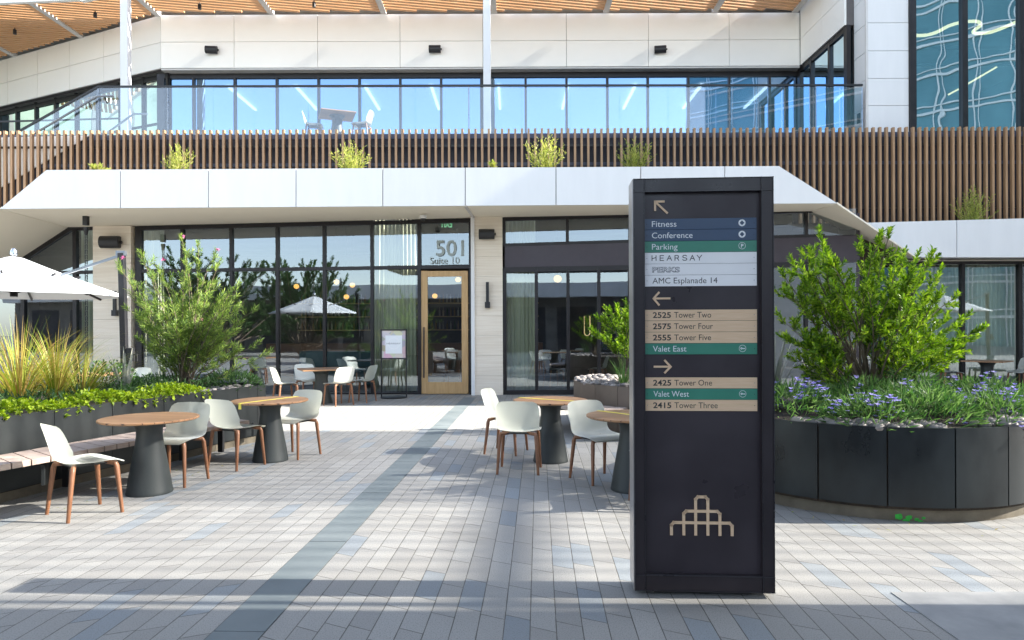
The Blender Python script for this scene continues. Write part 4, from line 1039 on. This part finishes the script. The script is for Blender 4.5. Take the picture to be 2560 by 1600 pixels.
def tuft(mb, base, n_, h, spread, w_, droop=.3, seg=5, lean=None, flat=False):
    base = Vector(base)
    for i in range(n_):
        a = random.uniform(0, 6.283); r_ = random.random()**.6*spread; hh = h*random.uniform(.6, 1.1)
        d_ = V(math.cos(a), math.sin(a), 0); p0 = base+d_*random.uniform(0, .12)*max(spread, .2)
        s_ = V(-d_.y, d_.x, 0)*(w_/2)
        L = []
        for k_ in range(seg+1):
            t_ = k_/seg; p_ = p0+d_*(r_*t_+droop*r_*t_**3)+V(0, 0, hh*(t_-.35*droop*t_**3*(r_/max(spread, .01))))
            ww = (1-t_**2)*1.0+.04; L += [p_+s_*ww, p_-s_*ww]
        mb.add(L, [(2*k_, 2*k_+1, 2*k_+3, 2*k_+2) for k_ in range(seg)])
# tall yellow grasses in the left planter
for (x, y, Y, h, n_, sp, lab) in ((50, 985, 7.7, 1.05, 190, .55, 'clump of tall yellow green grass at the left edge of the planter'), (140, 985, 8.0, 1.0, 150, .42, 'clump of tall straw tipped grass left of the needle shrub'), (205, 975, 8.3, .7, 110, .5, 'shorter arching grass clump beside the umbrella pole')):
    b_ = W(x, y, Y); b_.z = HP-.08; m_ = MB(b_); tuft(m_, b_, int(n_*1.2), h, sp*1.25, .011, .7, 7); o = m_.build('ornamental_grass', M['straw']); o.location = b_; tag(o, lab, 'grass clump', 'tall grasses in the left planter')
# lime ground cover along the planter edge
m_ = MB()
for i in range(7500):
    t_ = random.random(); q = frs[int(t_*(len(frs)-1))]; 
    if q.y > 8.75 or q.y < 5.5: continue
    off = random.uniform(-.02, .55); nn = V(-.94, .35); p_ = V(q.x+nn.x*off, q.y+nn.y*off, HP-.04+.075*math.sin(min(1, max(0, (off+.05)/.4))*2.4)+random.uniform(-.02, .05)+.04*math.sin(q.y*7))
    d_ = (rvec()+V(.3, -.3, .15)).normalized(); leaf(m_, p_, d_, V(0, 0, 1), random.uniform(.03, .058), random.uniform(.024, .042), .15)
kind(tag(m_.build('lime_groundcover', M['leafL']), 'lime green leafy ground cover spilling over the left planter edge', 'ground cover'), 'stuff')
# dull undergrowth in the left planter
m_ = MB()
for i in range(2600):
    q = frs[int(random.uniform(.2, 1)*(len(frs)-1))]; off = random.uniform(.3, 2.2); p_ = V(q.x-.94*off, q.y+.35*off, HP-.06+random.uniform(0, .16))
    leaf(m_, p_, (rvec()+V(0, 0, .7)).normalized(), rvec(), random.uniform(.06, .13), .02)
kind(tag(m_.build('undergrowth', M['leafD']), 'dark green undergrowth filling the left planter bed', 'ground cover'), 'stuff')
def mound(loc, r, h, n_, lm, L_, w_, label, cat='plant', group=None, flowers=0, name='flowering_mound', fm_=None):
    t = thing(name, label, cat, loc, 0, group); m_ = MB()
    for i in range(n_):
        a = random.uniform(0, 6.283); u_ = random.random()**.5; e = u_*r; zz = h*math.sqrt(max(0, 1-u_*u_))*random.uniform(.55, 1.0)
        p_ = V(e*math.cos(a), e*math.sin(a), zz); d_ = (V(math.cos(a)*u_, math.sin(a)*u_, .7)+rvec()*.7).normalized(); leaf(m_, p_, d_, rvec(), L_*random.uniform(.7, 1.3), w_, .2)
    m_.build('foliage', lm, t)
    for i in range(flowers):
        f_ = MB(); a = random.uniform(0, 6.283); u_ = random.random()**.5; c = V(u_*r*math.cos(a), u_*r*math.sin(a), h*math.sqrt(max(0, 1-u_*u_))*1.05+.02)
        for k_ in range(random.randint(6, 14)):
            c2 = c+rvec()*.065; tx_ = rvec()*.5
            for q in range(5):
                aa = q*1.257; d_ = (V(math.cos(aa), math.sin(aa), .35)+tx_).normalized(); leaf(f_, c2, d_, V(0, 0, 1)+tx_, .030, .024, .1)
        f_.build('flower_cluster', fm_ or M['flower'], t)
    return t
GF = 'blue flowering mounds in the round planter'
zz = PH-.04
for (x, y, r, h, n_, nf, lab) in ((-.98, -.65, .48, .30, 900, 40, 'blue flowering mound at the planter left side, beside the sign'), (-.45, -1.08, .36, .22, 700, 30, 'blue flowering mound at the near rim left of the seam'), (.05, -.98, .44, .30, 1000, 8, 'leafy green mound with few flowers at the near rim centre'), (.72, -.98, .42, .24, 800, 45, 'blue flowering mound at the near right rim of the round planter'), (1.05, -.35, .48, .32, 1000, 26, 'large green and blue mound at the right side of the round planter'), (-.2, -.5, .45, .34, 800, 14, 'mound of strap leaves in the middle of the round planter'), (-1.2, .1, .4, .3, 600, 22, 'blue flowering mound farthest back behind the sign edge'), (.35, -.35, .32, .46, 500, 0, 'upright leafy plant right of the shrub stems')):
    mound(PC+V(x, y, zz), r, h, n_, M['leafS'], .125, .013, lab, 'plant', GF, int(nf*.42))
# grey blades behind the shrub in the round planter
for i, (x, y, n_, h, lab) in enumerate(((-.75, .35, 34, .62, 'grey sword leaved plant behind the shrub, at its left'), (-.15, .45, 40, .66, 'grey sword leaved plant directly behind the shrub stems'), (.4, .4, 30, .55, 'grey sword leaved plant behind the shrub, at its right'))):
    b_ = PC+V(x, y, zz); m_ = MB(b_); tuft(m_, b_, n_, h*1.25, .26, .05, .12, 4); o = m_.build('sword_plant', M['agave']); o.location = b_; tag(o, lab, 'plant', 'sword leaved plants')
b_ = W(312, 962, 9.0); b_.z = HP-.08; m_ = MB(b_); tuft(m_, b_, 12, .62, .22, .05, .1, 4); o = m_.build('sword_plant', M['agave']); o.location = b_; tag(o, 'grey agave like plant at the foot of the umbrella pole', 'plant', 'sword leaved plants')
b_ = V(1.62, 9.95, .7); m_ = MB(b_); tuft(m_, b_, 60, .5, .3, .012, .3, 4); o = m_.build('spiky_grass', M['leafS']); o.location = b_; tag(o, 'thin grassy tuft among pebbles left of the sign', 'grass clump')
mound(V(W(575, 950, 9.5).x, 9.5, HP-.06), .42, .28, 900, M['leafD'], .07, .014, 'low dense green bush right of the needle shrub base', 'bush', name='low_bush')
mound(V(W(395, 960, 9.2).x, 9.2, HP-.06), .4, .24, 700, M['leafD'], .06, .012, 'low dense green bush left of the needle shrub base', 'bush', name='low_bush')
# bushes against the glass behind the left planter
mound(V(W(262, 940, 10.0).x, 10.0, HP-.06), .45, .4, 500, M['leafD'], .06, .03, 'dark leafy bush beside the umbrella pole', 'bush', name='low_bush')
# shrubs along the terrace planter
for (x, y0, Y, r, h, n_, lm, lab) in ((446, 425, 15.2, .26, .46, 420, 'leafY', 'reddish green small bush on the white fascia, first from left'), (874, 420, 15.2, .36, .48, 520, 'leafY', 'yellow green bush on the fascia above the storefront curtain'), (1360, 416, 15.2, .36, .55, 560, 'leafY', 'yellow green bush on the fascia, left of the sign top'), (1588, 415, 15.2, .34, .48, 520, 'leafY', 'yellow green bush on the fascia directly above the sign'), (247, 425, 15.0, .16, .10, 90, 'leafY', 'tiny bright sprig on the fascia at far left'), (1232, 418, 15.0, .12, .10, 60, 'leafY', 'tiny dry sprig on the fascia above the stone pier'), (2432, 552, 16.45, .36, .62, 620, 'leafY', 'green bush on the lower fascia at right')):
    b_ = W(x, y0, Y); t = thing('small_bush', lab, 'bush', b_, 0, 'bushes along the fascia planters'); m_ = MB()
    r *= 1.25; h *= 1.2
    for q in range(max(6, n_//11)):
        a = random.uniform(0, 6.283); e = random.random()*r; top = V(e*1.15*math.cos(a), e*1.15*math.sin(a), h*random.uniform(.45, 1.15)*(1-.45*(e/r)**2)); b0 = V(e*.35*math.cos(a), e*.35*math.sin(a), -.2*h)
        for k_ in range(20):
            u_ = (k_+random.random())/20; p_ = b0.lerp(top, u_); leaf(m_, p_, ((top-b0).normalized()+rvec()*.75).normalized(), rvec(), .11*random.uniform(.6, 1.2)*(1.2-.5*u_), .019)
    m_.build('foliage', M[lm], t)
    m_ = MB(); 
    for i in range(6): m_.tube([(0, 0, -.3), (random.uniform(-r, r)*.5, random.uniform(-r, r)*.5, h*.6)], [.008, .004], 4)
    m_.build('stems', M['bark'], t)
# pebbles
m_ = MB()
for i in range(300):
    a = random.uniform(-3.0, .2); r_ = PR-random.uniform(.03, .30)
    if math.sin(a*5.3)+math.sin(a*11+1) < -.3: continue
    m_.ball(PC+V(r_*math.cos(a), r_*math.sin(a), PH-.015+random.uniform(-.01, .02)), random.uniform(.03, .065), (1.25, .9, .65), 9, 6, .05, random.uniform(0, 3))
for i in range(340):
    a = random.uniform(math.pi*.75, math.pi*1.75); r_ = MR-random.uniform(.04, .6); m_.ball(MC+V(r_*math.cos(a), r_*math.sin(a), .73+random.uniform(-.01, .03)), random.uniform(.03, .065), (1.2, .9, .6), 7, 5, .1, random.uniform(0, 3))
for i in range(120):
    q = frs[int(random.uniform(.72, 1)*(len(frs)-1))]; off = random.uniform(.04, .35); m_.ball(V(q.x-.94*off, q.y+.35*off, HP-.04+random.uniform(0, .04)), random.uniform(.025, .05), (1.2, .9, .6), 7, 5, .1, random.uniform(0, 3))
kind(tag(m_.build('pebbles', M['pebble'], None, True, angle=60), 'grey river pebbles around the planter rims', 'pebbles'), 'stuff')

# ================================================================== DIRECTORY SIGN
SW, SH, SB = .80, 2.41, .048
fl_ = W(1587, 1476, 4.02); fr_ = W(1938, 1478, 3.97)
yaw = math.atan2(fr_.y-fl_.y, fr_.x-fl_.x); SW = (fr_.xy-fl_.xy).length
sg = thing('directory_sign', 'tall black directory sign with coloured name strips, arrows and a tan emblem', 'sign', (fl_.x, fl_.y, 0), yaw)
sx = lambda px: (px-1587)/351*SW
szb = fl_.z; szt = W(1760, 444, 3.995).z
sz = lambda py: szb+(1477-py)/(1477-444)*(szt-szb)
DEP = .225; BK = .036
s = MB(); s.mm((0.0, BK+.012, szb), (SW, DEP-.02, szt)); s.build('body', M['signframe'], sg)
s = MB(); s.mm((-.004, .012, szb), (-.0005, DEP-.012, szt)); s.mm((SW+.0005, .012, szb), (SW+.004, DEP-.012, szt)); s.build('side_plate', M['signside'], sg)
s = MB(); s.mm((0, DEP-.018, szb), (SW, DEP, szt)); s.build('back_panel', M['signframe'], sg)
s = MB(); fw = sx(1616); fh = .078
s.mm((0, 0, szb), (fw, BK+.012, szt)); s.mm((SW-fw-.004, 0, szb), (SW, BK+.012, szt)); s.mm((fw, .001, szt-fh), (SW-fw-.004, BK+.012, szt)); s.mm((fw, .001, szb), (SW-fw-.004, BK+.012, szb+.095))
s.build('frame', M['signframe'], sg, bevel=.002)
s = MB()
for x in (0.002, fw-.005, SW-fw-.004, SW-.005): s.mm((x, -.008, szb), (x+.003, .002, szt))
for x in (.0, ): pass
for z in (szb, szb+.09, szt-fh-.002, szt-.004): s.mm((0, -.007, z), (SW, .0015, z+.003))
s.build('edge_fin', mat('sign_fin', (.03, .028, .032), .3, var=.1), sg)
s = MB(); s.mm((fw-.001, BK, szb+.09), (SW-fw, BK+.012, szt-fh)); fp = s.build('face_panel', M['signface'], sg)
s = MB(); s.mm((.12, .05, 0.004), (SW-.12, DEP-.05, szb)); s.build('plinth', M['black'], sg)
xl_, xr_ = fw+.003, SW-fw-.022
def strokes(mb, pts, w_, y0, y1):
    for a, b in zip(pts[:-1], pts[1:]):
        A = V(a[0], 0, a[1]); Bq = V(b[0], 0, b[1]); d_ = (Bq-A).normalized(); A = A-d_*w_*.42; Bq = Bq+d_*w_*.42; n_ = V(-d_.z, 0, d_.x)*w_/2
        mb.prism([A+n_+V(0, y0, 0), A-n_+V(0, y0, 0), Bq-n_+V(0, y0, 0), Bq+n_+V(0, y0, 0)], (0, y1-y0, 0))
R4 = lambda x, y: (sx(1560+x/4.725), sz(430+y/4.725)); R5 = lambda x, y: (sx(1560+x/4.725), sz(730+y/4.725))
YS0, YS1 = BK-.007, BK-.0003
TX = YS0-.0006
def ring(mb, c, r0, r1, y, n_=36, a0=0):
    for i in range(n_):
        a, b = 2*math.pi*i/n_, 2*math.pi*(i+1)/n_
        mb.quad(*[(c[0]+r_*math.cos(t_), y, c[1]+r_*math.sin(t_)) for r_, t_ in ((r0, a), (r1, a), (r1, b), (r0, b))])
hearsay = {'H': [[(0, 0), (0, 1)], [(.85, 0), (.85, 1)], [(0, .38), (.85, .62)]], 'E': [[(.75, 1), (0, 1), (0, 0), (.75, 0)], [(0, .5), (.66, .5)]], 'A': [[(0, 0), (.48, 1), (.96, 0)], [(.2, .36), (.76, .36)]], 'R': [[(0, 0), (0, 1), (.55, 1), (.72, .88), (.72, .62), (.55, .48), (0, .48)], [(.45, .48), (.8, 0)]], 'S': [[(.8, .86), (.62, 1), (.18, 1), (.02, .84), (.06, .62), (.3, .53), (.6, .47), (.82, .36), (.82, .14), (.64, 0), (.18, 0), (0, .15)]], 'Y': [[(0, 1), (.46, .45), (.92, 1)], [(.46, .45), (.46, 0)]]}
def strip(y0, y1, m, words, icon=None, lab=None):
    z1_, z0_ = sz(y0)-.0008, sz(y1)+.0008
    s = MB(); s.mm((xl_, YS0, z0_), (xr_, YS1, z1_)); st_ = s.build('name_strip', M[m], fp, bevel=.0008)
    if lab: st_['label'] = lab
    base = lambda: z0_+(z1_-z0_)*.26
    tm = 'txtw' if m in ('blue', 'green') else 'txtd'
    t_ = MB()
    for (wd, xa, wpx, bold) in words:
        if wd == 'HEARSAY':
            capz = .029; xs = [(0, 'H'), (97, 'E'), (180, 'A'), (275, 'R'), (368, 'S'), (455, 'A'), (540, 'Y')]
            for dx, ch in xs:
                x0_ = sx(1635.6+dx/4.725); kx_ = .0280
                for pl_ in hearsay[ch]: strokes(t_, [(x0_+a*kx_, base()+.002+b*capz) for a, b in pl_], .0044, TX, TX+.0004)
        else: text(t_, wd, sx(xa), base(), wpx/351*SW, TX, bold, height=.0335 if wd != 'PERKS' else .031, off=.045 if wd == 'PERKS' else None)
    if words[0][0] == 'PERKS':
        t_.build('lettering', M['txtg'], st_)
        t2 = MB(); vs0 = words[0]; text(t2, 'PERKS', sx(vs0[1])+.0026, base()+.0022, vs0[2]/351*SW-.0052, TX-.0003, height=.0266, off=-.018); t2.build('lettering_inline', M['swhite'], st_)
    else: t_.build('lettering', M[tm], st_)
    if icon:
        c = (sx(1862.8), (z0_+z1_)/2+.002); i_ = MB(); r_ = .0205
        if icon == 'diamond':
            for q in range(4):
                a0 = q*math.pi/2; arc = [(c[0]+r_*math.cos(a0+math.pi/2*k_/9), TX, c[1]+r_*math.sin(a0+math.pi/2*k_/9)) for k_ in range(10)]
                d0 = .0140; pA = (c[0]+d0*math.cos(a0), TX, c[1]+d0*math.sin(a0)); pB = (c[0]+d0*math.cos(a0+math.pi/2), TX, c[1]+d0*math.sin(a0+math.pi/2)); 
                dm = [(pA[0]+(pB[0]-pA[0])*k_/9, TX, pA[2]+(pB[2]-pA[2])*k_/9) for k_ in range(10)]
                for k_ in range(9): i_.quad(arc[k_], arc[k_+1], dm[k_+1], dm[k_])
        else:
            ring(i_, c, r_-.0022, r_, TX)
            if icon == 'P': text(i_, 'P', c[0]-.0065, c[1]-.0105, .0145, TX, True)
            else:
                ring(i_, (c[0]-.006, c[1]), .002, .0062, TX, 20); i_.quad((c[0]-.001, TX, c[1]+.0018), (c[0]+.014, TX, c[1]+.0018), (c[0]+.014, TX, c[1]-.0018), (c[0]-.001, TX, c[1]-.0018)); i_.quad((c[0]+.003, TX, c[1]-.0018), (c[0]+.012, TX, c[1]-.0018), (c[0]+.011, TX, c[1]-.0045), (c[0]+.005, TX, c[1]-.0035))
        i_.build('icon', M['txtw'], st_)
    sc_ = MB()
    for x in (xl_+.012, xr_-.016): sc_.tube([(x, YS0-.0012, (z0_+z1_)/2), (x, YS0, (z0_+z1_)/2)], .0022, 8)
    sc_.build('screw', M['rail'] if m in ('tan', 'swhite') else M['navy'], st_)
strip(543, 571, 'blue', [('Fitness', 1635.6, 62.5, False)], 'diamond', 'blue strip reading Fitness')
strip(571, 600, 'blue', [('Conference', 1635.6, 103, False)], 'diamond', 'blue strip reading Conference')
strip(600, 628.6, 'green', [('Parking', 1635.6, 65, False)], 'P', 'green strip reading Parking')
strip(628.6, 657, 'swhite', [('HEARSAY', 0, 0, False)], None, 'white strip with wide spaced capitals')
strip(657, 685.5, 'swhite', [('PERKS', 1636, 70, True)], None, 'white strip with inline outlined capitals')
strip(685.5, 714, 'swhite', [('AMC Esplanade 14', 1636.5, 164, False)], None, 'white strip with the longest lettering')
for y0, y1, num, nm, wn_ in ((772.5, 800.3, '2525', 'Tower Two', 93.5), (800.3, 829, '2575', 'Tower Four', 98), (829, 857.2, '2555', 'Tower Five', 93), (943, 971, '2425', 'Tower One', 95), (999.3, 1028, '2415', 'Tower Three', 109)):
    strip(y0, y1, 'tan', [(num, 1637, 46, True), (nm, 1691, wn_, False)], None, 'tan strip reading %s %s' % (num, nm))
strip(857.2, 885.6, 'green', [('Valet East', 1637, 85, False)], 'key', 'green strip reading Valet East')
strip(971, 999.3, 'green', [('Valet West', 1638, 90, False)], 'key', 'green strip reading Valet West')
aw = 24/4.725/351*SW; A0, A1 = BK-.010, BK-.003
s = MB(); strokes(s, [R4(500, 330), R4(396, 330), R4(396, 432)], aw, A0, A1); strokes(s, [R4(402, 336), R4(540, 466)], aw, A0+.0004, A1); s.build('arrow', M['tan'], fp)
s = MB(); strokes(s, [R5(566, 67), R5(378, 67)], aw, A0, A1); strokes(s, [R5(437, -2), R5(374, 67), R5(437, 142)], aw, A0+.0004, A1); s.build('arrow', M['tan'], fp)
s = MB(); strokes(s, [R5(382, 880), R5(570, 880)], aw, A0, A1); strokes(s, [R5(508, 808), R5(576, 880), R5(508, 950)], aw, A0+.0004, A1); s.build('arrow', M['tan'], fp)
DD = lambda x, y: (sx(x*1.0583), sz(y*1.0583))
ew = .0165; s = MB()
strokes(s, [DD(1589.5, 1264), DD(1589.5, 1243), DD(1595, 1236.5), DD(1728, 1236.5), DD(1734, 1243), DD(1734, 1264)], ew, A0, A1)
strokes(s, [DD(1619, 1264), DD(1619, 1215), DD(1625, 1209), DD(1699, 1209), DD(1705, 1215), DD(1705, 1264)], ew, A0+.0004, A1)
strokes(s, [DD(1647.5, 1264), DD(1647.5, 1181), DD(1653, 1175), DD(1671, 1175), DD(1676.5, 1181), DD(1676.5, 1264)], ew, A0+.0008, A1)
s.build('emblem', M['tan'], fp)

# ================================================================== SURROUNDINGS AND ADDED LIGHT BLOCKERS OUTSIDE THE PICTURE
blocker = thing('sun_block', 'unseen pale wing of the tower beyond the right edge', 'building', (18, 15, 0))  # added out of view to keep sun off the paving by the storefront
s = MB((18, 15, 0)); s.mm((16, 13.45, 0), (21, 17.0, 15)); s.build('wall', M['steel'], blocker)
# unseen building added on the right to cast shade over the foreground
nb = thing('shade_building', 'tall pale building added unseen outside the right edge to shade the foreground', 'building', (8, 0, 0), R(90-SUN_AZ))
s = MB(); s.mm((0, -17, 0), (8, 3.61, 9)); s.build('wall', M['warm'], nb)
s = MB(); s.mm((-15, .7, 4.1), (-.01, 3.4, 4.3)); s.build('canopy', M['panel'], nb)  # overhang added to keep sky light off the foreground
s = MB(); s.mm((0, 3.65, 0), (.3, 3.74, 9)); s.build('streak_fin', M['steel'], nb)  # added beside a slit so a sun streak crosses the shade
# pergola added unseen at right: slats parallel to the sun's azimuth dapple the paving
PGC = (34, 6.9-34*math.tan(R(SUN_AZ-90)), 20)
pg = thing('sun_slats', 'high slats added unseen beyond the right edge to thin the sunlight', 'sun_blocker', PGC, R(90-SUN_AZ))
s = MB(); y = -3.0
while y < 3.45:
    wd_ = .095 if y < -.9 else .145
    s.mm((-10, y, -.08), (12, y+wd_, 0)); y += .20
s.build('slats', M['steel'], pg)
s = MB()
for x in (-9.5, -3, 4, 11.5): s.mm((x-.1, -3.2, 0), (x+.1, 3.5, .25))
for yy in (-3.15, 3.5): s.mm((-10, yy-.06, -.2), (12, yy+.06, 0))
for x in (-3, 11.5):
    for yy in (-3.1, 3.4): s.mm((x-.1, yy-.1, -20), (x+.1, yy+.1, -.2))
s.build('frame', M['steel'], pg)
# opposite side of the plaza (seen only as reflections)
ob = thing('opposite_building', 'low building with white band across the plaza behind the camera', 'building', (-8, -16, 0))
s = MB((-8, -16, 0)); s.mm((-40, -17, 0), (6, -13, 3.6)); s.build('wall', mat('dark_stone', (.13, .12, .11), .7, c2=(.22, .20, .18), scale=1.2), ob)
for i in range(15): s = MB((-8, -16, 0)); x_ = -38.5+i*2.9; s.mm((x_, -13.02, .1), (x_+[2.1, 2.5, 1.5][i % 3], -12.97, 3.0)); s.build('window', M['navy'], ob)
s = MB((-8, -16, 0)); s.mm((-40, -13.0, 3.6), (6, -11.9, 4.5)); s.build('fascia', M['white'], ob)
wb = thing('reflection_blocker', 'green glazed block added unseen beyond the left edge to darken mirrored sky', 'building', (-34, 22, 0))  # put in so the left upper windows mirror it instead of bright sky
s = MB((-34, 22, 0)); s.mm((-44, 6, 0), (-32, 44, 24)); s.build('wall', mat('green_glazing', (.015, .035, .028), .3, c2=(.06, .085, .065), scale=.25), wb)
s = MB((-34, 22, 0))
for i in range(20): s.mm((-32, 6+i*1.9, 0), (-31.85, 6.15+i*1.9, 24))
s.build('mullion', M['dark'], wb)
ot = thing('opposite_tower', 'tall teal glass tower with pale mullion grid behind the camera', 'tower', (34, -22, 0), R(40))
s = MB(); s.mm((-19, -8, 0), (30, 0, 34)); s.build('wall', mat('teal_glazing', (.07, .19, .22), .15, .1, c2=(.16, .34, .38), scale=.12), ot)
s = MB()
for i in range(20): s.mm((-19+i*2.5, 0, 0), (-19+i*2.5+.09, .12, 34)); s.mm((-19+i*2.5+.3, 0, 0), (-19+i*2.5+.36, .12, 34))
for j in range(12): s.mm((-19, 0, 2.8*j+2.2), (30, .14, 2.8*j+2.38)); s.mm((-19, 0, 2.8*j+2.75), (30, .14, 2.8*j+2.85))
s.build('mullion', M['white'], ot)
# trees across the plaza (behind the camera), seen mirrored in the storefront
gs = [o for o in bpy.data.objects if o.name.startswith('green_shrub')][0]
for (x, y, s_, lab) in ((-14.5, -5, 3.2, 'large tree across the plaza mirrored in the storefront at left'), (-21, -7, 3.6, 'large tree across the plaza mirrored behind the umbrella'), (11.5, -6.0, 2.6, 'tree across the plaza mirrored right of the sign')):
    c = dup(gs, (x, y, 0), random.uniform(0, 6), lab, 'trees across the plaza'); c.name = 'plaza_tree'; c['category'] = 'tree'; c.scale = (s_,)*3
    for ch in c.children:
        if ch.name.startswith('crown'): ch.data = ch.data.copy(); ch.data.materials[0] = M['leafD']

# leaf litter blown against the planters and over the paving
m_ = MB()
for i in range(70):
    if random.random() < .5: a = random.uniform(-3, .1); p_ = PC+V((PR+random.uniform(.0, .35))*math.cos(a), (PR+random.uniform(.0, .35))*math.sin(a), .006-PC.z)
    else: q = frs[random.randrange(8, len(frs)-1)]; o_ = random.uniform(.1, .9); p_ = V(q.x+.94*o_, q.y-.35*o_, .006)
    leaf(m_, p_, V(random.uniform(-1, 1), random.uniform(-1, 1), .12).normalized(), V(0, 0, 1), random.uniform(.02, .045), random.uniform(.008, .018), .15)
kind(tag(m_.build('leaf_litter', M['straw']), 'dry fallen leaves scattered on the paving beside the planters', 'leaf litter'), 'stuff')
